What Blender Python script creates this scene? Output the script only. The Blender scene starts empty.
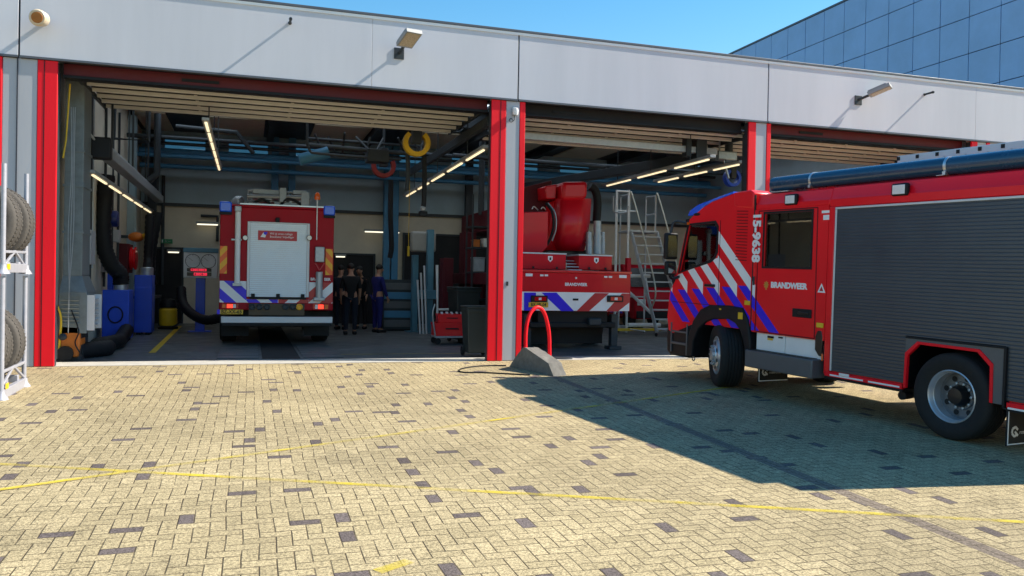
import bpy, bmesh, math, random
from mathutils import Vector, Matrix
from mathutils.geometry import tessellate_polygon
R = math.radians
rnd = random.Random(7)
scene = bpy.context.scene
COL = scene.collection
PI = math.pi

# ------------------------------------------------------------------ camera
F_PX, YAW, PITCH, ROLL, CAM_D, CAM_H = 824.79, 0.30795, -0.0077664, 0.0178690, 14.8606, 1.5
_f = Vector((math.sin(YAW)*math.cos(PITCH), math.cos(YAW)*math.cos(PITCH), math.sin(PITCH)))
_r0 = Vector((math.cos(YAW), -math.sin(YAW), 0)); _u0 = _r0.cross(_f)
CR = _r0*math.cos(ROLL) + _u0*math.sin(ROLL); CU = _u0*math.cos(ROLL) - _r0*math.sin(ROLL)
CP = Vector((0, -CAM_D, CAM_H))
cam_d = bpy.data.cameras.new('camera'); cam = bpy.data.objects.new('camera', cam_d); COL.objects.link(cam)
cam_d.sensor_width = 36; cam_d.lens = F_PX/1024*36; cam_d.clip_end = 2000
m3 = Matrix((CR, CU, -_f)).transposed()
cam.matrix_world = Matrix.Translation(CP) @ m3.to_4x4()
scene.camera = cam
SL = 0.025                                   # apron falls away from the hall

def ray(px, py): return _f*F_PX + CR*(px-512) - CU*(py-288)
def hit(px, py, n, p0):
    d = ray(px, py); return CP + d*((Vector(p0)-CP).dot(n)/d.dot(n))
def atY(px, py, Y): return hit(px, py, Vector((0, 1, 0)), (0, Y, 0))
def atX(px, py, X): return hit(px, py, Vector((1, 0, 0)), (X, 0, 0))
def atZ(px, py, Z): return hit(px, py, Vector((0, 0, 1)), (0, 0, Z))
def apr(px, py): return hit(px, py, Vector((0, -SL, 1)), (0, 0, 0))
def rect(x0, y0, x1, y1, Y):                 # measured rectangle on the plane Y -> X0, X1, Z0, Z1
    xm, ym = (x0+x1)/2, (y0+y1)/2
    return atY(x0, ym, Y).x, atY(x1, ym, Y).x, atY(xm, y1, Y).z, atY(xm, y0, Y).z

# ------------------------------------------------------------------ materials
def N(nt, t, **kw):
    n = nt.nodes.new(t)
    for k, v in kw.items():
        if hasattr(n, k): setattr(n, k, v)
        else: n.inputs[k].default_value = v
    return n
def mat(name, col, rough=.5, metal=0., coat=0., var=.12, scale=3., rvar=.1, bump=0., bscale=40., emit=None, estr=0., spec=.5, streak=False):
    m = bpy.data.materials.new(name); m.use_nodes = True; nt = m.node_tree
    b = nt.nodes['Principled BSDF']
    b.inputs['Metallic'].default_value = metal; b.inputs['Coat Weight'].default_value = coat; b.inputs['Coat Roughness'].default_value = .06
    b.inputs['Specular IOR Level'].default_value = spec
    tc = N(nt, 'ShaderNodeTexCoord')
    mp = N(nt, 'ShaderNodeMapping')
    if streak: mp.inputs['Scale'].default_value = (1, 1, .12)
    nt.links.new(tc.outputs['Object'], mp.inputs[0])
    nz = N(nt, 'ShaderNodeTexNoise'); nz.inputs['Scale'].default_value = scale; nz.inputs['Detail'].default_value = 6; nz.inputs['Roughness'].default_value = .65
    nt.links.new(mp.outputs[0], nz.inputs['Vector'])
    mr = N(nt, 'ShaderNodeMapRange'); mr.inputs[1].default_value = .25; mr.inputs[2].default_value = .75
    mr.inputs[3].default_value = 1-var; mr.inputs[4].default_value = 1+var*.6
    nt.links.new(nz.outputs[0], mr.inputs[0])
    mx = N(nt, 'ShaderNodeVectorMath', operation='SCALE'); mx.inputs[0].default_value = col
    nt.links.new(mr.outputs[0], mx.inputs['Scale']); nt.links.new(mx.outputs[0], b.inputs['Base Color'])
    m2 = N(nt, 'ShaderNodeMapRange'); m2.inputs[1].default_value = .3; m2.inputs[2].default_value = .7
    m2.inputs[3].default_value = max(.02, rough-rvar*.5); m2.inputs[4].default_value = min(1, rough+rvar)
    nt.links.new(nz.outputs[0], m2.inputs[0]); nt.links.new(m2.outputs[0], b.inputs['Roughness'])
    if bump:
        n2 = N(nt, 'ShaderNodeTexNoise'); n2.inputs['Scale'].default_value = bscale; n2.inputs['Detail'].default_value = 4
        nt.links.new(tc.outputs['Object'], n2.inputs['Vector'])
        bp = N(nt, 'ShaderNodeBump'); bp.inputs['Strength'].default_value = bump; bp.inputs['Distance'].default_value = .01
        nt.links.new(n2.outputs[0], bp.inputs['Height']); nt.links.new(bp.outputs[0], b.inputs['Normal'])
    if emit:
        b.inputs['Emission Color'].default_value = (*emit, 1); b.inputs['Emission Strength'].default_value = estr
    return m
def frosted(name, col):
    m = bpy.data.materials.new(name); m.use_nodes = True; nt = m.node_tree; nt.nodes.clear()
    o = N(nt, 'ShaderNodeOutputMaterial'); t = N(nt, 'ShaderNodeBsdfTranslucent'); d = N(nt, 'ShaderNodeBsdfDiffuse'); x = N(nt, 'ShaderNodeMixShader'); x.inputs[0].default_value = .12
    nz = N(nt, 'ShaderNodeTexNoise'); nz.inputs['Scale'].default_value = 2; mr = N(nt, 'ShaderNodeMapRange'); mr.inputs[3].default_value = .8; mr.inputs[4].default_value = 1.
    v = N(nt, 'ShaderNodeVectorMath', operation='SCALE'); v.inputs[0].default_value = col
    nt.links.new(nz.outputs[0], mr.inputs[0]); nt.links.new(mr.outputs[0], v.inputs['Scale'])
    for b in (t, d): nt.links.new(v.outputs[0], b.inputs[0])
    nt.links.new(t.outputs[0], x.inputs[1]); nt.links.new(d.outputs[0], x.inputs[2]); nt.links.new(x.outputs[0], o.inputs[0])
    return m
def glass(name, tint=(.75, .85, .85), mixf=.0, rough=.02):
    m = bpy.data.materials.new(name); m.use_nodes = True; nt = m.node_tree; nt.nodes.clear()
    o = N(nt, 'ShaderNodeOutputMaterial'); fr = N(nt, 'ShaderNodeFresnel'); fr.inputs[0].default_value = 1.5
    ad = N(nt, 'ShaderNodeMath', operation='ADD', use_clamp=True); ad.inputs[1].default_value = mixf
    t = N(nt, 'ShaderNodeBsdfTransparent'); t.inputs[0].default_value = (*tint, 1)
    g = N(nt, 'ShaderNodeBsdfGlossy'); g.inputs['Roughness'].default_value = rough
    nz = N(nt, 'ShaderNodeTexNoise'); nz.inputs['Scale'].default_value = 2
    bp = N(nt, 'ShaderNodeBump'); bp.inputs['Strength'].default_value = .02
    nt.links.new(nz.outputs[0], bp.inputs['Height']); nt.links.new(bp.outputs[0], g.inputs['Normal'])
    mx = N(nt, 'ShaderNodeMixShader')
    nt.links.new(fr.outputs[0], ad.inputs[0]); nt.links.new(ad.outputs[0], mx.inputs[0])
    nt.links.new(t.outputs[0], mx.inputs[1]); nt.links.new(g.outputs[0], mx.inputs[2]); nt.links.new(mx.outputs[0], o.inputs[0])
    return m
M = {}
M['red'] = mat('red_paint', (.84, .003, .012), .34, coat=.22, spec=.35, var=.06, scale=1.2)
M['red_dull'] = mat('red_cladding_paint', (.88, .004, .016), .5, spec=.3, var=.12, scale=1.5, streak=True)
M['red_dark'] = mat('dark_red_paint', (.085, .004, .010), .55, spec=.3)
M['shaded_red'] = mat('shaded_red_steel', (.10, .004, .012), .6)  # lintel red, darkened for the shade of the recess behind the fascia
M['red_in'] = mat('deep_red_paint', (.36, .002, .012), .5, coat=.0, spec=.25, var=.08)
M['white'] = mat('white_paint', (.78, .79, .80), .4, var=.06)
M['white_film'] = mat('white_reflective_film', (.80, .81, .84), .35, var=.04)
M['blue_film'] = mat('blue_reflective_film', (.022, .008, .72), .35, var=.06)
M['red_film'] = mat('red_reflective_film', (.48, .02, .03), .35, var=.06)
M['orange_film'] = mat('orange_reflective_film', (.85, .13, .02), .35, var=.05, emit=None)
M['yellow_film'] = mat('yellow_reflective_film', (.85, .42, .02), .35, var=.05)
M['fascia'] = mat('grey_fascia_sheet', (.555, .57, .63), .5, var=.12, scale=.7, rvar=.15, streak=True)
M['grey_clad'] = mat('grey_pillar_sheet', (.42, .43, .47), .45, var=.1, scale=1.2, streak=True)
M['joint'] = mat('dark_joint', (.03, .035, .05), .7)
M['coping'] = mat('coping_metal', (.10, .11, .13), .45, .3)
M['black'] = mat('black_plastic', (.008, .009, .012), .55, spec=.3, bump=.1, bscale=150)
M['blacksatin'] = mat('black_satin', (.010, .010, .012), .3)
M['rubber'] = mat('tyre_rubber', (.011, .011, .012), .8, var=.25, scale=8, bump=.2, bscale=60)
M['tyre_old'] = mat('dusty_tyre_rubber', (.082, .074, .067), .85, var=.3, scale=9, bump=.25, bscale=60)
M['alu'] = mat('aluminium', (.62, .64, .67), .35, .9, var=.08)
M['alu_matte'] = mat('matte_aluminium', (.62, .63, .66), .5, .35, var=.1)
M['steel'] = mat('galvanised_steel', (.42, .45, .48), .45, .6, var=.2, scale=12)
M['galv_duct'] = mat('galvanised_duct', (.20, .23, .24), .5, .4, var=.25, scale=7)
M['rim'] = mat('rim_paint', (.58, .60, .64), .35, .6, var=.1)
M['greybox'] = mat('grey_step_paint', (.11, .115, .125), .5, .2, var=.15, scale=5)
M['blue'] = mat('blue_enamel', (.008, .07, .62), .35, var=.12)
M['blue_steel'] = mat('blue_steel', (.05, .21, .38), .5, var=.15)
M['lift_blue'] = mat('light_blue_steel', (.08, .22, .31), .5, var=.2)
M['blue_lamp'] = mat('blue_beacon_lens', (.008, .11, .80), .12, coat=.5, var=.1, scale=20)
M['pipe'] = mat('dark_blue_pipe', (.012, .05, .11), .22, coat=.4, var=.1)
M['orange'] = mat('orange_plastic', (.62, .17, .02), .45, var=.2)
M['yellow'] = mat('yellow_paint', (.75, .48, .02), .45, var=.2)
M['amber'] = mat('amber_lens', (.75, .12, .01), .15, coat=.5)
M['beige_slat'] = mat('beige_door_steel', (.64, .61, .55), .5, var=.1, scale=2)
M['slat_shadow'] = mat('door_slat_shade', (.018, .014, .012), .7)  # near-black colour stands for the shade between the door ribs
M['ceil'] = mat('ceiling_board', (.62, .58, .46), .8, var=.15, scale=1.5)
M['wall_hi'] = mat('blue_grey_wall', (.36, .49, .56), .8, var=.15, scale=1.2)
M['wall_lo'] = mat('cream_wall', (.62, .56, .45), .8, var=.15, scale=1.2)
M['dark'] = mat('dark_void_paint', (.012, .013, .016), .8)
M['dark_steel'] = mat('dark_steel', (.03, .04, .05), .5, .2, var=.2)
M['bin'] = mat('bin_plastic', (.015, .022, .022), .55, bump=.15, bscale=90)
M['concrete'] = mat('concrete_block', (.17, .163, .15), .9, var=.45, scale=7, bump=.4, bscale=50)
M['pale_strip'] = mat('pale_strip_concrete', (.46, .44, .40), .7, var=.2, scale=5, bump=.1)
M['floor'] = mat('garage_concrete', (.115, .12, .122), .42, var=.35, scale=1.6, rvar=.25, bump=.05)
M['skin'] = mat('skin', (.42, .22, .14), .55)
M['hair'] = mat('dark_hair', (.012, .009, .007), .6)
M['navy'] = mat('navy_cotton', (.008, .014, .028), .85)
M['cotton_black'] = mat('black_cotton', (.008, .008, .010), .85)
M['royal'] = mat('royal_blue_overall', (.008, .010, .13), .8)
M['lamp_off'] = mat('floodlight_glass', (.45, .36, .22), .25, var=.2, scale=60)
M['lamp_body'] = mat('floodlight_housing', (.30, .31, .32), .5, .3)
M['tube'] = mat('lit_fluorescent_tube', (.9, .9, .8), .4, emit=(1, .80, .48), estr=.62)
M['tube_far'] = mat('lit_wall_tube', (.9, .9, .8), .4, emit=(1, .92, .70), estr=.7)
M['led'] = mat('lit_red_led', (.3, .0, .01), .4, emit=(1, .03, .08), estr=.8)
M['tail'] = mat('tail_lamp_red', (.55, .006, .008), .15, coat=.5)
M['tail_lit'] = mat('lit_tail_lamp', (.6, .02, .01), .15, emit=(1, .04, .02), estr=1.2)
M['clear'] = mat('clear_lamp', (.75, .76, .78), .12, coat=.6, var=.1, scale=50)
M['green_sign'] = mat('green_sign', (.01, .20, .08), .4)
M['panel_blue'] = mat('blue_facade_panel', (.30, .49, .77), .4, var=.16, scale=.55)
M['panel_joint'] = mat('facade_joint', (.03, .06, .12), .6)
M['plate'] = mat('number_plate_yellow', (.70, .42, .03), .4, var=.05)
M['cage_purple'] = mat('rack_zinc', (.40, .405, .46), .5, .3, var=.12, scale=9)
M['glass'] = glass('vehicle_glass', (.55, .66, .70), .09)
M['added_rooflight'] = frosted('added_rooflight_sheet', (.74, .86, .95))
M['window'] = glass('window_pane', (.22, .34, .42))
M['seat'] = mat('seat_fabric', (.09, .11, .15), .9)
M['seat_lt'] = mat('seat_cover_pale', (.6, .6, .5), .8)
M['teal'] = mat('teal_display', (.10, .55, .65), .3)

# slatted roller shutter : dark anodised slats
def shutter_mat():
    m = mat('grey_shutter', (.078, .092, .112), .32, .6, var=.12, scale=1.5, rvar=.1)
    nt = m.node_tree; b = nt.nodes['Principled BSDF']
    tc = N(nt, 'ShaderNodeTexCoord'); sp = N(nt, 'ShaderNodeSeparateXYZ'); nt.links.new(tc.outputs['Object'], sp.inputs[0])
    mu = N(nt, 'ShaderNodeMath', operation='MULTIPLY'); mu.inputs[1].default_value = 1/.042; nt.links.new(sp.outputs[2], mu.inputs[0])
    fr = N(nt, 'ShaderNodeMath', operation='FRACT'); nt.links.new(mu.outputs[0], fr.inputs[0])
    pp = N(nt, 'ShaderNodeMath', operation='PINGPONG'); pp.inputs[1].default_value = .5; nt.links.new(fr.outputs[0], pp.inputs[0])
    cl = N(nt, 'ShaderNodeMapRange', interpolation_type='SMOOTHSTEP'); cl.inputs[1].default_value = 0; cl.inputs[2].default_value = .16; nt.links.new(pp.outputs[0], cl.inputs[0])
    bp = N(nt, 'ShaderNodeBump'); bp.inputs['Strength'].default_value = .6; bp.inputs['Distance'].default_value = .006
    nt.links.new(cl.outputs[0], bp.inputs['Height']); nt.links.new(bp.outputs[0], b.inputs['Normal'])
    return m
M['shutter'] = shutter_mat()

# herringbone concrete block paving
def paving_mat():
    m = bpy.data.materials.new('herringbone_paving'); m.use_nodes = True; nt = m.node_tree; L = nt.links
    b = nt.nodes['Principled BSDF']
    def val(x): return x
    def op(o, a, c=None, d=None):
        n = nt.nodes.new('ShaderNodeMath'); n.operation = o
        for i, v in enumerate((a, c, d)):
            if v is None: continue
            if isinstance(v, (int, float)): n.inputs[i].default_value = v
            else: L.new(v, n.inputs[i])
        return n.outputs[0]
    W = .105
    g = N(nt, 'ShaderNodeNewGeometry'); sp = N(nt, 'ShaderNodeSeparateXYZ'); L.new(g.outputs['Position'], sp.inputs[0])
    wob = N(nt, 'ShaderNodeTexNoise'); wob.inputs['Scale'].default_value = .8; L.new(g.outputs['Position'], wob.inputs['Vector'])
    wsp = N(nt, 'ShaderNodeSeparateColor'); L.new(wob.outputs['Color'], wsp.inputs[0])
    px = op('ADD', op('DIVIDE', sp.outputs[0], W), op('MULTIPLY', wsp.outputs[0], .55))
    py = op('ADD', op('DIVIDE', sp.outputs[1], W), op('MULTIPLY', wsp.outputs[1], .55))
    i = op('FLOOR', px); j = op('FLOOR', py)
    fx = op('SUBTRACT', px, i); fy = op('SUBTRACT', py, j)
    k = op('FLOORED_MODULO', op('SUBTRACT', i, j), 4)
    kr = op('ROUND', k)
    is1 = op('COMPARE', kr, 1, .1); is2 = op('COMPARE', kr, 2, .1)
    hor = op('LESS_THAN', kr, 1.5)
    i0 = op('SUBTRACT', i, is1); j0 = op('SUBTRACT', j, is2)
    u = op('SUBTRACT', px, i0); v = op('SUBTRACT', py, j0)          # position in brick, units of W
    lu = op('ADD', 1, hor); lv = op('SUBTRACT', 2, hor)
    du = op('MINIMUM', u, op('SUBTRACT', lu, u)); dv = op('MINIMUM', v, op('SUBTRACT', lv, v))
    e = op('MINIMUM', du, dv)
    # one dark block in some 5 x 5 cells, spread evenly
    NB = 5
    bi = op('FLOOR', op('DIVIDE', i0, NB)); bj = op('FLOOR', op('DIVIDE', j0, NB))
    cv = N(nt, 'ShaderNodeCombineXYZ'); L.new(bi, cv.inputs[0]); L.new(bj, cv.inputs[1])
    wn = N(nt, 'ShaderNodeTexWhiteNoise', noise_dimensions='2D'); L.new(cv.outputs[0], wn.inputs['Vector'])
    ws = N(nt, 'ShaderNodeSeparateColor'); L.new(wn.outputs['Color'], ws.inputs[0])
    ti = op('FLOOR', op('MULTIPLY', ws.outputs[0], NB)); tj = op('FLOOR', op('MULTIPLY', ws.outputs[1], NB))
    ii = op('SUBTRACT', i0, op('MULTIPLY', bi, NB)); jj = op('SUBTRACT', j0, op('MULTIPLY', bj, NB))
    dark = op('MULTIPLY', op('COMPARE', ii, ti, .1), op('COMPARE', jj, tj, .1))
    dark = op('MULTIPLY', dark, op('LESS_THAN', ws.outputs[2], 1.1))
    # dark drain course that runs from the pillar out to the road
    band = op('COMPARE', sp.outputs[0], 4.80, .075)
    band = op('MULTIPLY', band, op('LESS_THAN', sp.outputs[1], -.2))
    cb = N(nt, 'ShaderNodeCombineXYZ'); L.new(i0, cb.inputs[0]); L.new(j0, cb.inputs[1])
    w2 = N(nt, 'ShaderNodeTexWhiteNoise', noise_dimensions='2D'); L.new(cb.outputs[0], w2.inputs['Vector'])
    w2s = N(nt, 'ShaderNodeSeparateColor'); L.new(w2.outputs['Color'], w2s.inputs[0])
    ramp = N(nt, 'ShaderNodeMix', data_type='RGBA'); ramp.inputs['A'].default_value = (.345, .28, .160, 1); ramp.inputs['B'].default_value = (.42, .342, .200, 1)
    L.new(w2s.outputs[0], ramp.inputs['Factor'])
    dk = N(nt, 'ShaderNodeMix', data_type='RGBA'); dk.inputs['A'].default_value = (.105, .084, .078, 1); dk.inputs['B'].default_value = (.15, .122, .115, 1)
    L.new(w2s.outputs[1], dk.inputs['Factor'])
    mx = N(nt, 'ShaderNodeMix', data_type='RGBA'); L.new(dark, mx.inputs['Factor']); L.new(ramp.outputs['Result'], mx.inputs['A']); L.new(dk.outputs['Result'], mx.inputs['B'])
    bandc = N(nt, 'ShaderNodeMix', data_type='RGBA'); bandc.inputs['B'].default_value = (.20, .160, .125, 1); L.new(band, bandc.inputs['Factor']); L.new(mx.outputs['Result'], bandc.inputs['A']); mx = bandc
    # exposed aggregate speckle
    n1 = N(nt, 'ShaderNodeTexNoise'); n1.inputs['Scale'].default_value = 56; n1.inputs['Detail'].default_value = 6; n1.inputs['Roughness'].default_value = .95; L.new(g.outputs['Position'], n1.inputs['Vector'])
    s1 = N(nt, 'ShaderNodeMapRange'); s1.inputs[1].default_value = .41; s1.inputs[2].default_value = .57; s1.inputs[3].default_value = .28; s1.inputs[4].default_value = 1.52; L.new(n1.outputs[0], s1.inputs[0])
    # wide weathering
    n2 = N(nt, 'ShaderNodeTexNoise'); n2.inputs['Scale'].default_value = .45; n2.inputs['Detail'].default_value = 7; n2.inputs['Roughness'].default_value = .6; L.new(g.outputs['Position'], n2.inputs['Vector'])
    s2 = N(nt, 'ShaderNodeMapRange'); s2.inputs[1].default_value = .3; s2.inputs[2].default_value = .7; s2.inputs[3].default_value = .74; s2.inputs[4].default_value = 1.16; L.new(n2.outputs[0], s2.inputs[0])
    n4 = N(nt, 'ShaderNodeTexNoise'); n4.inputs['Scale'].default_value = 1.7; n4.inputs['Detail'].default_value = 4; L.new(g.outputs['Position'], n4.inputs['Vector'])
    s4 = N(nt, 'ShaderNodeMapRange', interpolation_type='SMOOTHSTEP'); s4.inputs[1].default_value = .60; s4.inputs[2].default_value = .74; s4.inputs[3].default_value = 1; s4.inputs[4].default_value = .80; L.new(n4.outputs[0], s4.inputs[0])
    mm = op('MULTIPLY', op('MULTIPLY', s1.outputs[0], s2.outputs[0]), s4.outputs[0])
    sc = N(nt, 'ShaderNodeVectorMath', operation='SCALE'); L.new(mx.outputs['Result'], sc.inputs[0]); L.new(mm, sc.inputs['Scale'])
    jt = N(nt, 'ShaderNodeMapRange'); jt.inputs[1].default_value = .022; jt.inputs[2].default_value = .06; L.new(e, jt.inputs[0])
    # joints of the paving are half full of sand
    n3 = N(nt, 'ShaderNodeTexNoise'); n3.inputs['Scale'].default_value = 3; L.new(g.outputs['Position'], n3.inputs['Vector'])
    jf = op('MAXIMUM', jt.outputs[0], op('MULTIPLY', op('SUBTRACT', n3.outputs[0], .43), 2.4))
    jf = op('MINIMUM', jf, 1)
    fin = N(nt, 'ShaderNodeMix', data_type='RGBA'); fin.inputs['A'].default_value = (.062, .045, .026, 1); L.new(jf, fin.inputs['Factor']); L.new(sc.outputs[0], fin.inputs['B'])
    L.new(fin.outputs['Result'], b.inputs['Base Color'])
    b.inputs['Roughness'].default_value = .85; b.inputs['Specular IOR Level'].default_value = .3
    hh = op('ADD', op('MULTIPLY', jt.outputs[0], 1.0), op('MULTIPLY', n1.outputs[0], .5))
    hh = op('ADD', hh, op('MULTIPLY', w2s.outputs[2], .25))
    bp = N(nt, 'ShaderNodeBump'); bp.inputs['Strength'].default_value = .55; bp.inputs['Distance'].default_value = .006
    L.new(hh, bp.inputs['Height']); L.new(bp.outputs[0], b.inputs['Normal'])
    return m
M['paving'] = paving_mat()

def worn_paint():
    m = bpy.data.materials.new('worn_yellow_line_paint'); m.use_nodes = True; nt = m.node_tree; L = nt.links
    b = nt.nodes['Principled BSDF']; b.inputs['Base Color'].default_value = (.72, .56, .03, 1); b.inputs['Roughness'].default_value = .7
    g = N(nt, 'ShaderNodeNewGeometry')
    n = N(nt, 'ShaderNodeTexNoise'); n.inputs['Scale'].default_value = 2.2; n.inputs['Detail'].default_value = 5; L.new(g.outputs['Position'], n.inputs['Vector'])
    n2 = N(nt, 'ShaderNodeTexNoise'); n2.inputs['Scale'].default_value = 60; n2.inputs['Detail'].default_value = 3; L.new(g.outputs['Position'], n2.inputs['Vector'])
    a = N(nt, 'ShaderNodeMath', operation='MULTIPLY_ADD'); L.new(n2.outputs[0], a.inputs[0]); a.inputs[1].default_value = .35; L.new(n.outputs[0], a.inputs[2])
    r = N(nt, 'ShaderNodeMapRange'); r.inputs[1].default_value = .60; r.inputs[2].default_value = .86; r.inputs[3].default_value = .15; r.inputs[4].default_value = .74; L.new(a.outputs[0], r.inputs[0])
    t = N(nt, 'ShaderNodeBsdfTransparent'); x = N(nt, 'ShaderNodeMixShader'); L.new(r.outputs[0], x.inputs[0]); L.new(t.outputs[0], x.inputs[1]); L.new(b.outputs[0], x.inputs[2])
    L.new(x.outputs[0], nt.nodes['Material Output'].inputs[0])
    return m
M['line'] = worn_paint()

# ------------------------------------------------------------------ mesh builder
class MB:
    def __init__(s): s.v = []; s.f = []; s.mi = []
    def add(s, vs, fs, m=0):
        o = len(s.v); s.v += [tuple(p) for p in vs]
        for f in fs: s.f.append([o+i for i in f]); s.mi.append(m)
        return s
    def box(s, x0, x1, y0, y1, z0, z1, m=0, T=None):
        x0, x1 = min(x0, x1), max(x0, x1); y0, y1 = min(y0, y1), max(y0, y1); z0, z1 = min(z0, z1), max(z0, z1)
        vs = [Vector(p) for p in ((x0,y0,z0),(x1,y0,z0),(x1,y1,z0),(x0,y1,z0),(x0,y0,z1),(x1,y0,z1),(x1,y1,z1),(x0,y1,z1))]
        if T is not None: vs = [T @ p for p in vs]
        return s.add(vs, [(3,2,1,0),(4,5,6,7),(0,1,5,4),(1,2,6,5),(2,3,7,6),(3,0,4,7)], m)
    def bar(s, a, b, w, h, m=0, up=(0, 0, 1)):
        a, b = Vector(a), Vector(b); d = (b-a); L = d.length; d.normalize(); upv = Vector(up)
        if abs(d.dot(upv)) > .98: upv = Vector((0, 1, 0))
        x = d.cross(upv).normalized(); z = x.cross(d)
        T = Matrix.Translation(a) @ Matrix((x, d, z)).transposed().to_4x4()
        return s.box(-w/2, w/2, 0, L, -h/2, h/2, m, T)
    def prism(s, pts, fn, a, b, m=0):        # pts 2-D polygon (counter-clockwise), fn(u, v, w) -> point
        n = len(pts); area = sum(pts[i][0]*pts[(i+1)%n][1]-pts[(i+1)%n][0]*pts[i][1] for i in range(n))
        if area < 0: pts = pts[::-1]
        vs = [Vector(fn(u, v, a)) for u, v in pts] + [Vector(fn(u, v, b)) for u, v in pts]
        fs = [list(range(n-1, -1, -1)), list(range(n, 2*n))] + [(i, (i+1)%n, n+(i+1)%n, n+i) for i in range(n)]
        # keep outward whatever the handedness of fn
        c = sum(vs, Vector())/len(vs); nn = Vector()
        q = [vs[i] for i in fs[2]]; nn = (q[1]-q[0]).cross(q[3]-q[0])
        e = (Vector(fn(1, 0, 0))-Vector(fn(0, 0, 0))).cross(Vector(fn(0, 1, 0))-Vector(fn(0, 0, 0))).dot(Vector(fn(0, 0, b))-Vector(fn(0, 0, a)))
        if e < 0: fs = [list(reversed(f)) for f in fs]
        return s.add(vs, fs, m)
    def tube(s, pts, r, n=10, m=0, caps=True, r2=None):
        pts = [Vector(p) for p in pts]; k = len(pts); vs = []; prev = None
        for i, p in enumerate(pts):
            t = ((pts[min(i+1, k-1)]-p).normalized() + (p-pts[max(i-1, 0)]).normalized())
            if t.length < 1e-6: t = Vector((0, 0, 1))
            t.normalize()
            if prev is None:
                up = Vector((0, 0, 1)) if abs(t.z) < .95 else Vector((0, 1, 0)); x = t.cross(up).normalized()
            else:
                x = (prev - t*prev.dot(t)); x = x.normalized() if x.length > 1e-6 else t.orthogonal().normalized()
            prev = x; y = t.cross(x)
            rr = r[i] if isinstance(r, (list, tuple)) else (r if r2 is None else r+(r2-r)*i/(k-1))
            for q in range(n):
                a = 2*PI*q/n; vs.append(p + x*(rr*math.cos(a)) + y*(rr*math.sin(a)))
        fs = [(i*n+q, i*n+(q+1)%n, (i+1)*n+(q+1)%n, (i+1)*n+q) for i in range(k-1) for q in range(n)]
        if caps: fs += [list(range(n-1, -1, -1)), [(k-1)*n+q for q in range(n)]]
        return s.add(vs, fs, m)
    def lathe(s, prof, org, axis, n=32, m=0, cap=False):
        org = Vector(org); d = Vector(axis).normalized(); x = d.orthogonal().normalized(); y = d.cross(x); k = len(prof); vs = []
        for r, h in prof:
            for q in range(n):
                a = 2*PI*q/n; vs.append(org + d*h + x*(r*math.cos(a)) + y*(r*math.sin(a)))
        fs = [(i*n+q, i*n+(q+1)%n, (i+1)*n+(q+1)%n, (i+1)*n+q) for i in range(k-1) for q in range(n)]
        if cap: fs += [list(range(n-1, -1, -1)), [(k-1)*n+q for q in range(n)]]
        return s.add(vs, fs, m)
    def ell(s, c, rx, ry, rz, n=14, m=0):
        vs = []; k = n//2+1
        for i in range(k):
            th = PI*i/(k-1)
            for q in range(n):
                a = 2*PI*q/n; vs.append((c[0]+rx*math.sin(th)*math.cos(a), c[1]+ry*math.sin(th)*math.sin(a), c[2]-rz*math.cos(th)))
        return s.add(vs, [(i*n+q, i*n+(q+1)%n, (i+1)*n+(q+1)%n, (i+1)*n+q) for i in range(k-1) for q in range(n)], m)
    def poly(s, pts, m=0): return s.add(pts, [list(range(len(pts)))], m)
    def holed(s, outer, holes, fn, a, b, m=0):   # plate with window holes
        loops = [outer]+holes; flat = [p for l in loops for p in l]
        tris = tessellate_polygon([[Vector((p[0], p[1], 0)) for p in l] for l in loops])
        n = len(flat); vs = [Vector(fn(u, v, a)) for u, v in flat]+[Vector(fn(u, v, b)) for u, v in flat]; fs = []
        for t in tris: fs.append(tuple(t)); fs.append(tuple(n+i for i in reversed(t)))
        o = 0
        for l in loops:
            k = len(l)
            for i in range(k): fs.append((o+i, o+(i+1)%k, n+o+(i+1)%k, n+o+i))
            o += k
        return s.add(vs, fs, m)
    def build(s, name, mats, parent=None, bevel=0, segs=2, smooth=True, angle=35, fix=False):
        me = bpy.data.meshes.new(name); me.from_pydata(s.v, [], s.f)
        if not isinstance(mats, (list, tuple)): mats = [mats]
        for m in mats: me.materials.append(M[m] if isinstance(m, str) else m)
        me.polygons.foreach_set('material_index', s.mi)
        bm = bmesh.new(); bm.from_mesh(me); bmesh.ops.remove_doubles(bm, verts=bm.verts, dist=1e-5)
        bmesh.ops.dissolve_degenerate(bm, edges=bm.edges, dist=1e-6)
        if fix or bevel: bmesh.ops.recalc_face_normals(bm, faces=bm.faces)
        bm.to_mesh(me); bm.free()
        if smooth:
            me.polygons.foreach_set('use_smooth', [True]*len(me.polygons)); me.set_sharp_from_angle(angle=R(angle))
        o = bpy.data.objects.new(name, me); COL.objects.link(o)
        if parent is not None: o.parent = parent
        if bevel:
            bv = o.modifiers.new('bevel', 'BEVEL'); bv.width = bevel; bv.segments = segs; bv.limit_method = 'ANGLE'; bv.angle_limit = R(40); bv.harden_normals = False
        return o
def tag(o, label, cat, group=None, kind=None):
    if label: o['label'] = label
    if cat: o['category'] = cat
    if group: o['group'] = group
    if kind: o['kind'] = kind
    return o
def thing(name, label, cat, loc=(0, 0, 0), rz=0, group=None):
    o = bpy.data.objects.new(name, None); COL.objects.link(o); o.location = loc; o.rotation_euler = (0, 0, rz); o.empty_display_size = .2
    return tag(o, label, cat, group)
def struct(o): o['kind'] = 'structure'; return o
def copy_tree(o, parent=None):
    c = o.copy(); COL.objects.link(c)
    if parent is not None: c.parent = parent
    for ch in list(o.children): copy_tree(ch, c)
    return c
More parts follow.
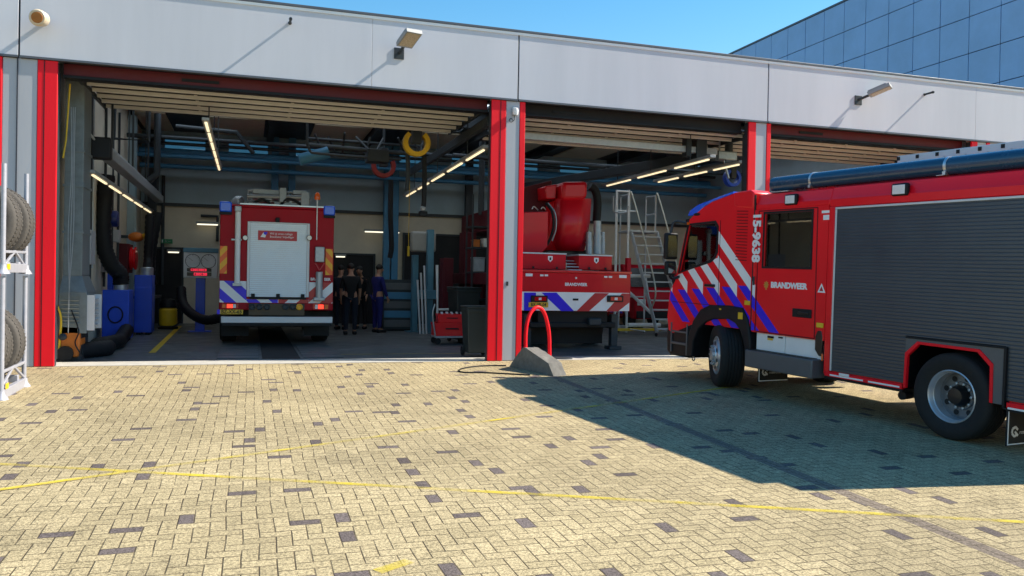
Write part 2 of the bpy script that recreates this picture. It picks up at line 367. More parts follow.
def text(body, size, m, name, parent, T, align='CENTER', extrude=.002, bold=0., xs=1.):
    cu = bpy.data.curves.new(name, 'FONT'); cu.body = body; cu.size = size; cu.align_x = align; cu.align_y = 'CENTER'
    cu.extrude = extrude; cu.offset = bold; cu.resolution_u = 3
    to = bpy.data.objects.new(name, cu); COL.objects.link(to)
    dg = bpy.context.evaluated_depsgraph_get(); dg.update()
    me = bpy.data.meshes.new_from_object(to.evaluated_get(dg)); bpy.data.objects.remove(to)
    me.transform(T @ Matrix.Diagonal((xs, 1, 1, 1))); me.materials.clear(); me.materials.append(M[m])
    o = bpy.data.objects.new(name, me); COL.objects.link(o)
    if parent is not None: o.parent = parent
    return o
def frame(o, x, y):                                  # matrix with text x axis, y axis and origin
    x = Vector(x).normalized(); y = Vector(y).normalized(); z = x.cross(y)
    return Matrix.Translation(Vector(o)) @ Matrix((x, y, z)).transposed().to_4x4()
def clip(poly, a, b, c):                             # keep a*x + b*y <= c
    out = []
    for i in range(len(poly)):
        p, q = poly[i], poly[(i+1) % len(poly)]; dp = a*p[0]+b*p[1]-c; dq = a*q[0]+b*q[1]-c
        if dp <= 0: out.append(p)
        if dp*dq < 0: t = dp/(dp-dq); out.append((p[0]+(q[0]-p[0])*t, p[1]+(q[1]-p[1])*t))
    return out
def clip_to(poly, region):                           # convex region, any winding
    n = len(region); ar = sum(region[i][0]*region[(i+1)%n][1]-region[(i+1)%n][0]*region[i][1] for i in range(n))
    if ar < 0: region = region[::-1]
    for i in range(n):
        p, q = region[i], region[(i+1) % n]; a, b = (q[1]-p[1]), -(q[0]-p[0])
        poly = clip(poly, a, b, a*p[0]+b*p[1])
        if len(poly) < 3: return []
    return poly
XZ = lambda Y: (lambda u, v, w: (u, Y+w, v))
def arc(cx, cz, r, a0, a1, n): return [(cx+r*math.cos(R(a0+(a1-a0)*i/n)), cz+r*math.sin(R(a0+(a1-a0)*i/n))) for i in range(n+1)]
def smooth_path(pts, n=8):                           # Catmull-Rom
    P = [Vector(p) for p in pts]; P = [P[0]*2-P[1]]+P+[P[-1]*2-P[-2]]; out = []
    for i in range(1, len(P)-2):
        for k in range(n):
            t = k/n; a, b, c, d = P[i-1:i+3]
            out.append(.5*((2*b)+(c-a)*t+(2*a-5*b+4*c-d)*t*t+(3*b-a-3*c+d)*t**3))
    return out+[P[-2]]

# ------------------------------------------------------------------ ground, floor, painted lines
def sheet(name, pts, m): return struct(MB().poly(pts).build(name, m, smooth=False))
sheet('apron', [(-60, -60, -60*SL), (60, -60, -60*SL), (60, 0, 0), (-60, 0, 0)], 'paving')
g = MB(); zf = -60*SL-.05
g.add([(-600, -600, zf), (600, -600, zf), (-600, -60, zf), (600, -60, zf), (-600, 0, -.05), (600, 0, -.05), (-600, 600, -.05), (600, 600, -.05)], [(0, 1, 3, 2), (2, 3, 5, 4), (4, 5, 7, 6)])
struct(g.build('ground', mat('asphalt_ground', (.05, .05, .052), .9, var=.2), smooth=False))
sheet('garage_floor', [(-3.3, .52, 0), (16.2, .52, 0), (16.2, 13.05, 0), (-3.3, 13.05, 0)], 'floor')
sheet('bay_front_strip', [(-3.6, .001, .004), (16.2, .001, .004), (16.2, .70, .004), (-3.6, .70, .004)], 'pale_strip')  # floor strip just inside the bays, paler than the garage floor
def line(p, q, w, z=.004, m='line', slope=True, name='painted_line'):
    p, q = Vector(p), Vector(q); d = (q-p).normalized(); s = Vector((-d.y, d.x))*w/2
    pts = [p-s, q-s, q+s, p+s]
    return struct(MB().poly([(a.x, a.y, (a.y*SL if slope else 0)+z) for a in pts]).build(name, m, smooth=False))
line((-4.6, -5.56), (9.0, -11.62), .07)
line((-4.6, -8.80), (7.2, -3.62), .07, z=.008)
line((.75, -9.95), (.97, -9.82), .09, z=.006)
pa = atZ(152, 353, 0); pb = atZ(180, 326, 0); line((pa.x, pa.y), (pb.x, pb.y), .12, m='yellow', slope=False)
pa = atZ(340, 354.5, 0); pb = atZ(470, 353.5, 0); line((pa.x, pa.y), (pb.x, pb.y), .05, m='yellow', slope=False)
for (xa, xb, ya, yb) in ((.05, .95, .9, 3.9),):                # steel covers of the inspection pit
    pm = mat('pit_cover_steel', (.13, .14, .145), .4, .3, var=.3, scale=4)
    for k in range(6):
        y = 1.0+k*.5
        struct(MB().box(-.55, .18, y, y+.46, .004, .018+.001*k).build('pit_cover', pm, bevel=.004)); struct(MB().box(.98, 1.72, y, y+.46, .004, .018+.001*k).build('pit_cover', pm, bevel=.004))
    g = MB().poly([(.24, .9, .006), (.92, .9, .006), (.92, 12, .006), (.24, 12, .006)])
    struct(g.build('inspection_pit', 'dark', smooth=False))

# ------------------------------------------------------------------ fire station
fs = thing('fire_station', 'low fire station with a pale grey fascia and red framed vehicle bays standing open', 'building', (0, 0, 0))
def P(name, mb, m, par=fs, **k): return mb.build(name, m, par, **k)
Zb, Zt = 4.94, 6.19
edges = [-14, -3.53, 2.02, 4.77, 10.25, 15.78, 24]; gap = {2.02: .002, 15.78: .002}
for a, b in zip(edges, edges[1:]):
    fp = P('fascia_panel', MB().box(a+gap.get(a, .014), b-gap.get(b, .014), -.03, .02, Zb, Zt), 'fascia', bevel=.004)
    P('drip_edge', MB().box(a+gap.get(a, .014), b-gap.get(b, .014), -.045, .02, Zb-.035, Zb-.002), 'coping', fp)
g = MB().box(-14, 24, .021, .30, Zb, Zt-.01); P('fascia_backing', g, 'joint')
g = MB().box(-14, 24, -.055, .5, Zt+.004, Zt+.05); P('coping', g, 'coping', bevel=.006)
g = MB().box(-14, 24, -.045, -.03, Zt-.05, Zt); P('lit_edge_strip', g, 'white')  # white strip paints in the lit edge below the coping
# red and grey pillars
def pillar(strips, joints=()):
    p = None
    x0, x1 = strips[0][0], strips[-1][1]
    core = P('pillar', MB().box(x0+.02, x1-.02, .03, .16, 0, Zb), 'grey_clad')
    for a, b, m in strips:
        o = P('red_cladding' if m == 'red_dull' else 'grey_cladding', MB().box(a+.003, b-.003, -.012 if m == 'red_dull' else .0, .029, .006, Zb-.04), m, core, bevel=.006)
    for a in joints: P('joint_strip', MB().box(a-.008, a+.008, -.016, .02, .006, Zb-.042), 'red_dark' if a in (4.44, -3.17) else 'joint', core)
    for a, b in ((x0, x0+.019), (x1-.019, x1)):   # red reveals inside the bay
        P('reveal', MB().box(a, b, .031, .15, .005, Zb-.05), 'dark_steel', core)
    return core
pillar([(-3.97, -3.76, 'red_dull'), (-3.76, -3.27, 'grey_clad'), (-3.27, -2.98, 'red_dull')], (-3.55, -3.17))
pc = pillar([(4.26, 4.55, 'red_dull'), (4.55, 4.82, 'grey_clad'), (4.82, 4.93, 'red_dull')], (4.44,))
pillar([(9.81, 9.99, 'red_dull'), (9.99, 10.25, 'grey_clad'), (10.25, 10.35, 'red_dull')])
pillar([(15.7, 15.88, 'red_dull'), (15.88, 16.14, 'grey_clad'), (16.14, 16.25, 'red_dull')])
P('lock_plate', MB().box(4.605, 4.65, -.012, -.002, 1.42, 1.5), 'dark_steel', pc, bevel=.003)
# closed bay at the far left, solid wall at the far right
P('closed_door', MB().box(-9.4, -3.97, .15, .2, 0, Zb), 'grey_clad'); P('side_wall', MB().box(-14, -9.4, 0, .2, 0, Zb), 'grey_clad')
P('side_wall', MB().box(16.25, 24, .0, .2, 0, Zb), 'grey_clad')
# shell
XY = lambda u, v, w: (u, v, w)
rl = [(-2.4, -.3), (1.1, 3.0), (4.4, 6.0), (7.2, 8.9), (10.2, 11.9), (13.0, 14.8)]  # roof openings added out of view to let light into the hall
rh = [[(a, c), (b, c), (b, d), (a, d)] for a, b in rl for c, d in ((3.8, 6.55), (7.05, 9.6))]
ro = P('roof', MB().holed([(-14, .3), (24, .3), (24, 13.4), (-14, 13.4)], rh, XY, 6.10, 6.17), 'joint', smooth=False, fix=True)
P('ceiling', MB().holed([(-3.4, .31), (16.2, .31), (16.2, 13.0), (-3.4, 13.0)], rh, XY, 6.02, 6.06), 'dark_steel', smooth=False, fix=True)
for (a, c), (b, _), (_, d), _ in rh: P('added_rooflight', MB().poly([(a-.02, c-.02, 6.176), (b+.02, c-.02, 6.176), (b+.02, d+.02, 6.176), (a-.02, d+.02, 6.176)]), 'added_rooflight', ro, smooth=False)  # unseen sheets, added only to brighten the hall
for a, b in ((-3.1, -2.3), (-1.15, .35), (1.75, 3.4), (4.6, 6.2), (7.4, 9.0), (10.2, 11.8)): P('ceiling_board', MB().box(a, b, 9.75, 12.7, 5.96, 6.0), 'ceil')
sw = P('side_wall', MB().box(-3.5, -3.25, .5, 13.2, 0, 6.0), 'wall_lo'); P('side_wall', MB().box(16.2, 16.4, .2, 13.2, 0, 6.0), 'wall_hi')
for y in (10.0,): P('wall_pier', MB().box(-3.248, -3.05, y, y+.35, 0, 5.9), 'wall_hi', sw)
# rear wall with a row of high windows
zr = 3.72
P('rear_wall_base', MB().box(-3.3, 16.2, 13.0, 13.2, 0, zr), 'wall_lo')
wins = [(-2.6, -1.4), (-.7, .5), (1.2, 2.4), (4.6, 5.6), (6.6, 7.8), (8.6, 9.8), (10.6, 11.8)]
outer = [(-3.3, zr+.002), (16.2, zr+.002), (16.2, 6.02), (-3.3, 6.02)]
holes = [[(a, 5.42), (b, 5.42), (b, 5.86), (a, 5.86)] for a, b in wins]
rw = P('rear_wall', MB().holed(outer, holes, XZ(13.0), 0, .2), 'wall_hi', smooth=False, fix=True)
for a, b in wins:
    w = P('window', MB().box(a, b, 13.08, 13.10, 5.42, 5.86), 'window', rw, smooth=False)
P('dado_rail', MB().box(-3.25, 16.2, 12.93, 12.998, zr-.05, zr+.05), 'dark_steel')
# columns, beams and rails under the roof
for px in (275, 292, 388, 396): 
    x = atY(px, 180, 12.5).x; P('column', MB().box(x-.11, x+.11, 12.5, 12.75, 0 if px > 300 else 3.2, 5.98), 'blue_steel', bevel=.01)
for px in (152, 470): 
    x = atY(px, 180, 12.6).x; P('column', MB().box(x-.12, x+.12, 12.6, 12.85, 0, 5.98), 'dark_steel', bevel=.01)
for y in (3.6, 6.8): P('roof_beam', MB().box(-3.2, 16.2, y-.11, y+.11, 5.62, 6.015), 'dark_steel')
for x in (.55, 3.55, 6.6, 9.4, 12.5): P('roof_joist', MB().box(x-.1, x+.1, .4, 12.95, 5.80, 6.016), 'dark_steel')
for y, z, r, m in ((12.0, 5.22, .115, 'blue_steel'), (12.2, 4.82, .07, 'blue_steel'), (11.6, 5.42, .05, 'dark_steel'), (11.2, 5.0, .06, 'blue_steel'), (9.4, 5.25, .06, 'dark_steel')):
    P('rail', MB().tube([(-3.2, y, z), (16.1, y, z)], r, 12, caps=True), m)
for pts, r in (([(-2.9, 5.2, 5.3), (-2.9, 5.2, 4.5), (-2.2, 5.2, 4.5), (-2.2, 5.2, 5.4)], .045), ([(-1.95, 9, 5.5), (-.4, 9, 5.45), (.05, 9, 4.9)], .06), ([(-2.4, 9, 5.8), (-2.4, 9, 4.2), (-2.6, 9, 4.0)], .09),
               ([(-2.6, 12.9, 4.6), (-2.6, 12.9, 1.2)], .05), ([(-1.5, 12.9, 3.4), (-1.0, 12.9, 3.4), (-1.0, 12.9, 2.6)], .05), ([(6.3, 8, 5.5), (6.3, 8, 3.4)], .09), ([(5.6, 5, 5.2), (9.6, 5, 5.2)], .07), ([(5.2, 7, 4.9), (9.7, 7, 4.85)], .06)):
    P('pipe', MB().tube(pts, r, 10), 'dark_steel')
for y, m in ((3.9, .022), (4.3, .03), (4.55, .018), (6.1, .03), (7.2, .022), (8.1, .03)):
    P('pipe', MB().tube([(-3.2, y, 5.6), (-3.2, y, 1.5+.3*math.sin(y*7))], m, 8), 'dark_steel' if m > .02 else 'steel', sw)
for y, z, w_, h_ in ((3.7, 1.7, .5, .7), (6.0, 1.55, .3, .4), (7.4, 2.3, .35, .3)): P('switch_box', MB().box(-3.249, -3.08, y, y+w_, z, z+h_), 'grey_clad', sw, bevel=.01)
# dark doorways in the rear wall
for a, b, y0 in ((153.5, 181.5, 249), (329, 373, 255), (404, 492, 236)):
    X0, X1, Z0, Z1 = rect(a, y0, b, 320, 12.95)
    d = P('doorway', MB().box(X0, X1, 12.94, 12.996, .002, Z1), 'dark'); P('door_frame', MB().box(X0-.06, X0-.001, 12.90, 12.995, .003, Z1+.06).box(X1+.001, X1+.06, 12.90, 12.995, .003, Z1+.06).box(X0-.06, X1+.06, 12.901, 12.995, Z1+.001, Z1+.058), 'dark_steel', d)

# lintels and opened overhead doors
bays = [(-2.95, 4.25, 'shaded_red'), (4.94, 9.80, 'dark'), (10.36, 15.69, 'shaded_red')]
for a, b, m in bays:
    li = P('lintel', MB().box(a, b, .24, .42, 4.745, Zb-.004), m, bevel=.01)
    P('seal_strip', MB().box(a, b, .21, .44, 4.70, 4.743), 'black', li)
    lo = P('lintel_light', MB().box((a+b)/2-1.8, (a+b)/2-1.2, .22, .238, 4.80, 4.85), 'black', li)
doorspec = [(-2.74, 4.62, .50, 4.81), (4.95, 10.1, .55, 4.72), (10.36, 15.9, .55, 4.78)]
for bi, (a, b, y0, z) in enumerate(doorspec):
    b2 = min(b, 4.20) if bi == 0 else b
    d = P('overhead_door', MB().box(a, b2, y0, y0+3.0, z+.045, z+.07), 'beige_slat')
    for k in range(6):
        ya = y0+k*.5; s = MB()
        s.box(a, b2, ya+.02, ya+.47, z+.03, z+.044)
        P('door_section', s, 'slat_shadow', d)
        P('door_rib', MB().prism([(ya+.02, z+.029), (ya+.02, z-.03), (ya+.035, z-.038), (ya+.07, z-.038), (ya+.10, z+.029)], lambda u, v, w: (w, u, v), a, b2), 'beige_slat', d, bevel=.006)
        for q in range(1, 4): x = a+(b2-a)*q/4; P('hinge', MB().box(x-.03, x+.03, ya-.005, ya+.018, z-.03, z+.04), 'beige_slat', d)
    for x, xv in ((a-.05, bays[bi][0]-.06), (b2+.05, bays[bi][1]+.06)):
        P('door_track', MB().bar((x, .45, z-.03), (x, 3.4, z+.02), .05, .07), 'dark_steel', d); P('door_track', MB().bar((xv, .22, .1), (xv, .22, z-.05), .05, .06), 'dark_steel', d)
    # closing shaft and springs
    P('spring_shaft', MB().tube([(a, .55, z+.19), (b2, .55, z+.19)], .06, 10), 'dark_steel', d)
# second bay: motor rail in front of the slats
X0, X1, Z0, Z1 = rect(525, 130, 718, 158, 1.2)
P('motor_rail', MB().bar((4.96, 1.2, atY(525, 136, 1.2).z), (atY(716, 152, 1.2).x, 1.2, atY(716, 152, 1.2).z), .13, .14), 'steel', bevel=.01)
P('motor_bracket', MB().box(9.0, 9.12, 1.1, 1.3, 4.3, 4.9), 'dark_steel'); P('motor_bracket', MB().box(9.25, 9.5, 1.1, 1.35, 4.25, 4.95), 'dark_steel')
pA = atY(550, 185, 5.0); pB = atY(715, 155, 1.2)
P('crane_beam', MB().bar((pB.x, pB.y, pB.z), (7.9, 9.5, 4.4), .25, .22), 'dark_steel', bevel=.01)
P('crane_beam', MB().bar((4.4, .6, 4.62), (4.4, 9.5, 4.62), .10, .18), 'dark_steel', bevel=.01)

# ------------------------------------------------------------------ lit fluorescent battens
def batten(a, b, n, label, group, w=.13):
    a, b = Vector(a), Vector(b); d = b-a; L = d.length; d.normalize()
    t = thing('fluorescent_light', label, 'ceiling light', a, group=group)
    h = MB(); h.bar((0, 0, .05), d*L+Vector((0, 0, .05)), w, .06); h.build('housing', 'lamp_body', t, bevel=.006)
    for k in range(n):
        s = d*(L*(k+.09)/n); e = d*(L*(k+.86)/n)
        MB().bar(s, e, w*.38, .028).build('tube', 'tube', t, bevel=.008)
    for k in range(3): q = d*(L*(k+.5)/3); MB().tube([q+Vector((0, 0, .08)), q+Vector((0, 0, 6.0-a.z))], .012, 6).build('hanger', 'dark_steel', t)
batten((-.80, 1.0, 4.28), (-.80, 8.2, 4.28), 6, 'long row of lit tubes hanging above the roof of the parked fire engine', 'lit tube rows')
batten((-2.75, 1.6, 3.30), (-2.75, 11.2, 3.30), 5, 'long row of lit tubes running along the left garage wall', 'lit tube rows')
batten((4.42, .9, 4.12), (4.42, 9.8, 3.98), 5, 'long row of lit tubes below the beam left of the middle red pillar', 'lit tube rows')
pa = atZ(713, 158.5, 4.1); pb = atZ(603, 187, 4.1)
batten(pa, pb, 3, 'long row of lit tubes under the beam above the red ladder truck', 'lit tube rows')
pa = atZ(742, 164, 4.15); pb = atZ(655, 183, 4.15)
batten(pa, pb, 3, 'row of lit tubes partly behind the hoist above the white access stairs', 'lit tube rows')
def wall_tube(px0, px1, py, Y, label):
    p, q = atY(px0, py, Y), atY(px1, py, Y)
    t = thing('fluorescent_light', label, 'wall light', p, group='tubes on the rear wall')
    d = q-p; MB().box(0, d.x, -.05, .05, .0, .07).build('housing', 'lamp_body', t); MB().box(.03, d.x-.03, -.035, .035, -.04, -.001).build('tube', 'tube_far', t, bevel=.01)
wall_tube(196, 219, 223.5, 12.8, 'short lit tube on the rear wall above the brake tester display')
wall_tube(364, 400, 231, 12.7, 'lit tube on the rear wall between the blue columns')
wall_tube(335, 346, 256, 12.7, 'small lit tube over the dark doorway behind the mechanics')
wall_tube(167, 180, 251.5, 12.7, 'small lit tube over the dark doorway left of the brake tester')

# ------------------------------------------------------------------ things fixed to the facade
def floodlight(px, py, yaw, label):
    p = atY(px, py, -.03)
    t = thing('floodlight', label, 'floodlight', p, group='floodlights on the fascia')
    MB().box(-.09, .09, -.02, .001, -.13, .07).build('wall_plate', 'dark_steel', t, bevel=.004)
    a = Vector((0, -.02, -.02)); d = Vector((math.sin(yaw), -math.cos(yaw), .35)).normalized(); e = a+d*.22
    MB().tube([a, a+d*.1, e], .028, 10).build('arm', 'dark_steel', t)
    x = Vector((math.cos(yaw), math.sin(yaw), 0)); z = x.cross(-d)
    z = d.cross(x)
    T = Matrix.Translation(e) @ Matrix((x, d, -z if z.z < 0 else z)).transposed().to_4x4()
    h = MB(); h.box(-.15, .15, 0, .46, -.03, .05, 0, T)
    for k in range(7): h.box(-.14+k*.045, -.125+k*.045, .02, .40, .05, .075, 0, T)
    h.build('housing', 'lamp_body', t, bevel=.012)
    MB().box(-.125, .125, .05, .44, -.038, -.031, 0, T).build('lens', 'lamp_off', t)
floodlight(399, 52, R(14), 'square floodlight on a short arm on the fascia left of the middle pillar')
floodlight(858, 99, R(38), 'square floodlight on a short arm on the fascia above the right hand bay')
def stub(px, py, label):
    p = atY(px, py, -.03); t = thing('light_sensor', label, 'sensor', p, group='small sensors on the fascia')
    MB().lathe([(.0, 0), (.032, 0), (.032, -.008), (.022, -.012), (.022, -.22), (.028, -.222), (.028, -.25), (0, -.25)], (0, 0, 0), (0, 1, 0), 16).build('stem', 'dark_steel', t)
    MB().lathe([(.0, -.251), (.018, -.251), (.018, -.27), (0, -.272)], (0, 0, 0), (0, 1, 0), 12).build('lens', 'blacksatin', t)
stub(290, 23, 'thin dark sensor stub on the fascia between the two left lamps')
stub(924.5, 94.5, 'thin dark sensor stub on the fascia right of the right floodlight')
p = atY(46, 22, -.03); t = thing('bulkhead_lamp', 'round cream lamp with an orange lens on the fascia at the far left', 'lamp', p)
MB().tube([(0, 0, 0), (.0, -.16, -.02)], .035, 10).build('arm', 'dark_steel', t)
MB().lathe([(0, 0), (.10, 0), (.12, .03), (.13, .20), (.11, .23), (.0, .23)], (-.02, -.14, 0), (-.12, -1, -.18), 24).build('housing', mat('cream_housing', (.62, .52, .38), .4), t)
MB().lathe([(0, .231), (.085, .231), (.08, .245), (0, .25)], (-.02, -.14, 0), (-.12, -1, -.18), 24).build('lens', mat('brown_lens', (.35, .13, .03), .2), t)
p = atY(514.5, 112, -.005); t = thing('entry_beacon', 'small white bell lamp with a curled cable at the top of the middle pillar', 'lamp', p)
MB().box(-.05, .05, -.02, 0, -.07, .09).build('base', 'steel', t, bevel=.006)
MB().lathe([(0, 0), (.05, 0), (.055, .07), (.04, .12), (0, .13)], (0, -.06, -.06), (0, -.2, 1), 18).build('lamp', 'white', t)
MB().tube(smooth_path([(0, -.02, -.07), (-.01, -.03, -.15), (-.07, -.03, -.2), (-.11, -.03, -.17), (-.07, -.03, -.13), (-.03, -.03, -.18)], 5), .007, 6).build('cable', 'dark_steel', t)

# ------------------------------------------------------------------ taller neighbour building
nb = thing('neighbouring_building', 'tall building clad in square blue panels rising behind the fire station roof', 'building', (26, 0, 0))
X0 = 0; zt = 14.7; s = 1.40
MB().box(.03, 16, 0, 46, 0, zt-.02).build('wall', 'panel_joint', nb, smooth=False)
g = MB(); rn = random.Random(3)
y = .15
for i in range(32):
    for k in range(10):
        ya, zb = y+i*s, zt-(k+1)*s
        g.box(-.012-rn.random()*.006, .029, ya+.014, ya+s-.014, zb+.014, zb+s-.014)
g.build('panel_cladding', 'panel_blue', nb, bevel=.006, segs=1)
MB().box(-.05, .3, -.02, 46, zt+.002, zt+.09).build('coping', 'coping', nb)

# ------------------------------------------------------------------ the fire engine on the apron
TV = Vector((-.1252947, .99180968, .02479524)); TN = Vector((-.99211957, -.12525556, -.00313139)); TU = Vector((0, -.02499219, .99968765))
TO = Vector((7.5156758, -7.69996022, -.19249901))
def side(px, py, off=0.):
    P = hit(px, py, TN, TO+TN*off)-TO; return (P.dot(TV), P.dot(TU))
eng = bpy.data.objects.new('fire_engine', None); COL.objects.link(eng)
eng.matrix_world = Matrix.Translation(TO) @ Matrix((TV, TN, TU)).transposed().to_4x4()
tag(eng, 'red fire engine with a grey side shutter and striped cab standing outside on the paving', 'fire engine', 'fire engines')
def E_(name, mb, m, par=eng, **k): return mb.build(name, m, par, **k)
SD = lambda u, v, w: (u, w, v)                  # side-plane polygon, w = outwards
WD = 2.48
# chassis and running gear
E_('chassis', MB().box(-1.6, 4.9, -1.95, -.55, .42, .86), 'black', bevel=.02)
E_('rear_axle', MB().tube([(.16, -2.3, .49), (.16, -.2, .49)], .09, 12), 'black')
E_('front_axle', MB().tube([(4.05, -2.2, .49), (4.05, -.35, .49)], .07, 12), 'black')
E_('fuel_tank', MB().box(1.0, 2.0, -2.35, -1.6, .38, .8), 'steel', bevel=.05)
E_('exhaust_pipe', MB().tube(smooth_path([(1.5, -1.2, .45), (.95, -.7, .42), (.86, -.25, .40), (.84, -.06, .39)]), .055, 12), 'black')
# rear body
core = MB()
core.box(-1.70, 2.02, -WD, -.03, 1.12, 2.72); core.box(.80, 2.02, -WD, -.03, .52, 1.119); core.box(-1.70, -.50, -WD, -.03, .52, 1.119)
body = E_('body', core, 'red', bevel=.012)
E_('roof_cap', MB().prism([(-.03, 2.70), (-.005, 2.70), (-.005, 2.80), (-.03, 2.83), (-.06, 2.96), (-.12, 2.985), (-WD+.12, 2.985), (-WD+.06, 2.96), (-WD+.03, 2.83), (-WD, 2.8), (-WD, 2.70)], lambda u, v, w: (w, u, v), -1.72, 2.02), 'red', body, bevel=.01)
E_('roof_cap', MB().prism([(-.03, 2.73), (-.005, 2.73), (-.005, 2.80), (-.03, 2.83), (-.06, 2.95), (-.12, 2.965), (-WD+.12, 2.965), (-WD+.06, 2.95), (-WD, 2.8), (-WD, 2.73)], lambda u, v, w: (w, u, v), 2.022, 3.44), 'red', bevel=.01)
for xa_, xb_ in ((1.925, 2.02), (-1.70, -1.63)): E_('corner_post', MB().box(xa_, xb_, -.029, .006, .50, 2.70), 'red', body, bevel=.008)
arch_out = [side(905.1, 392), side(906.3, 352.5), side(918.7, 341.3), side(980.7, 349.2), side(994.2, 363.8), side(995.4, 389.8)]
sh = [(1.922, .548), (1.922, 2.69), (-1.628, 2.69), (-1.628, .548), (-.46, .548), (-.46, 1.118), (.775, 1.118), (.775, .548)]
s1 = [p for p in sh]
E_('roller_shutter', MB().prism(sh, SD, -.029, -.012), 'shutter')
E_('shutter_rail', MB().box(-1.628, 1.922, -.012, .002, 2.665, 2.692).box(1.895, 1.922, -.0125, .0, .55, 2.664), 'alu_matte', bevel=.004)
# wheel arch: dark panel, red edge, black edge strip
pan = [(.755, .50), (.755, 1.09), (-.455, 1.09), (-.455, .50)]
ao = [(a, max(.5, b)) for a, b in arch_out]
ao[0] = (ao[1][0]+.01, .50); ao[-1] = (ao[-2][0]-.01, .50)
def inset(pts, d):
    cx = (pts[0][0]+pts[-1][0])/2; return [(p[0]+(d if p[0] < cx else -d)*(1 if i not in (2, 3) else .7), p[1]-(d if i not in (0, len(pts)-1) else 0)) for i, p in enumerate(pts)]
ai = inset(ao, .034)
E_('arch_panel', MB().prism([pan[0], pan[1], pan[2], pan[3]]+ao[::-1], SD, -.012, .012), 'greybox', fix=True)
E_('arch_edge', MB().prism(ao+ai[::-1], SD, -.02, .026), 'red_dull', bevel=.005, fix=True)
E_('arch_trim', MB().box(-.457, .757, -.012, .022, 1.092, 1.112).box(-.485, -.458, -.012, .022, .47, 1.112), 'black', bevel=.004)
E_('wheel_well', MB().box(-.5, .8, -.9, -.88, .5, 1.12).box(-.5, .8, -.9, -.03, 1.10, 1.119).box(.78, .8, -.88, -.03, .5, 1.1).box(-.5, -.48, -.88, -.03, .5, 1.1), 'black')
for xa_, xb_ in ((.79, 2.0), (-1.7, -.5)): E_('side_rail', MB().box(xa_, xb_, -.05, .01, .475, .535), 'red_dull', bevel=.006)
for xa_, xb_, za_ in ((.82, 1.28, .488), (1.36, 1.9, .488), (-1.6, -.52, .466)): E_('rail_strip', MB().box(xa_, xb_, .011, .014, za_, za_+.02), 'white_film')
E_('rail_light', MB().box(1.58, 1.74, .011, .02, .512, .545), 'clear')
for xa_, xb_ in ((.79, 2.0), (-1.7, -.5)): E_('sill', MB().box(xa_, xb_, -.3, -.0, .44, .474), 'black')
# wheels
M['rim_disc'] = mat('dark_rim_paint', (.17, .18, .20), .5, .3, var=.15)
def tyre_prof(r, w, ri):
    p = [(ri, 0), (ri+.02, .012), (r*.80, .035), (r*.93, .028), (r*.975, .008), (r, -.025)]
    k = 5; pr = [(a, b) for a, b in p]
    y0, y1 = -.03, -w+.03
    for i in range(k):
        a = y0+(y1-y0)*i/k; b = y0+(y1-y0)*(i+.75)/k
        pr += [(r, a-.003), (r, b), (r-.014, b-.004), (r-.014, y0+(y1-y0)*(i+1)/k+.001)]
    pr += [(r, -w+.025), (r*.975, -w-.008), (r*.93, -w-.028), (r*.8, -w-.03), (ri+.02, -w-.01), (ri, -w)]
    return pr
def wheel(x, y, z, r, w, dish, steer=0., parent=eng, side=1, name='wheel'):
    T = Matrix.Translation((x, y, z)) @ Matrix.Rotation(steer, 4, 'Z') @ Matrix.Scale(side, 4, (0, 1, 0))
    ri = r*.60; c = (0, 0, 0); ax = (0, 1, 0)
    rim = MB()
    d = -dish
    rim.lathe([(ri, -.015), (ri*1.02, .004), (ri*.985, .012), (ri*.95, .0), (ri*.93, -.05), (ri*.90, -.06), (ri*.885, min(-.07, d+.03))], c, ax, 48)
    rim.lathe([(ri*.885, min(-.07, d+.03)), (ri*.80, d), (ri*.55, d+.012), (ri*.52, d+.03), (ri*.44, d+.03), (.02, d+.028)], c, ax, 48, 1 if dish > .06 else 0)
    rim.lathe([(ri*.94, min(-.06, d-.02)), (ri*.9, -w)], c, ax, 32)
    for q in range(8):
        a = 2*PI*q/8+.3; cx, cz = math.cos(a)*ri*.69, math.sin(a)*ri*.69; rim.lathe([(0, d+.015), (r*.066, d+.015)], (cx, 0, cz), ax, 16, 2)
    for q in range(10):
        a = 2*PI*q/10; rim.lathe([(.017, d+.03), (.017, d+.055), (.008, d+.06), (0, d+.06)], (math.cos(a)*ri*.48, 0, math.sin(a)*ri*.48), ax, 8, 3)
    o = rim.build(name, ['rim', 'rim_disc', 'dark', 'steel'], parent)
    hk = 1. if dish > .06 else .45
    hb = MB().lathe([(ri*.42, d+.0), (ri*.42, d+.06*hk), (ri*.36, d+.10*hk), (ri*.30, d+.135*hk), (ri*.12, d+.14*hk), (0, d+.14*hk)], c, ax, 24).build('hub', 'blacksatin' if dish > .06 else 'steel', o)
    ty = MB().lathe(tyre_prof(r, w, ri*1.0), c, ax, 64).build('tyre', 'rubber', o, angle=50)
    for ob in (o, hb, ty): ob.data.transform(T); 
    if side < 0:
        for ob in (o, hb, ty): ob.data.flip_normals()
    return o
wheel(.16, -.02, .488, .49, .29, .19)
wheel(.16, -WD+.02, .488, .49, .29, .19, side=-1)
wheel(4.24, -.02, .490, .49, .30, -.03, steer=R(-26))
wheel(4.12, -WD+.10, .490, .49, .30, -.03, steer=R(-26), side=-1)
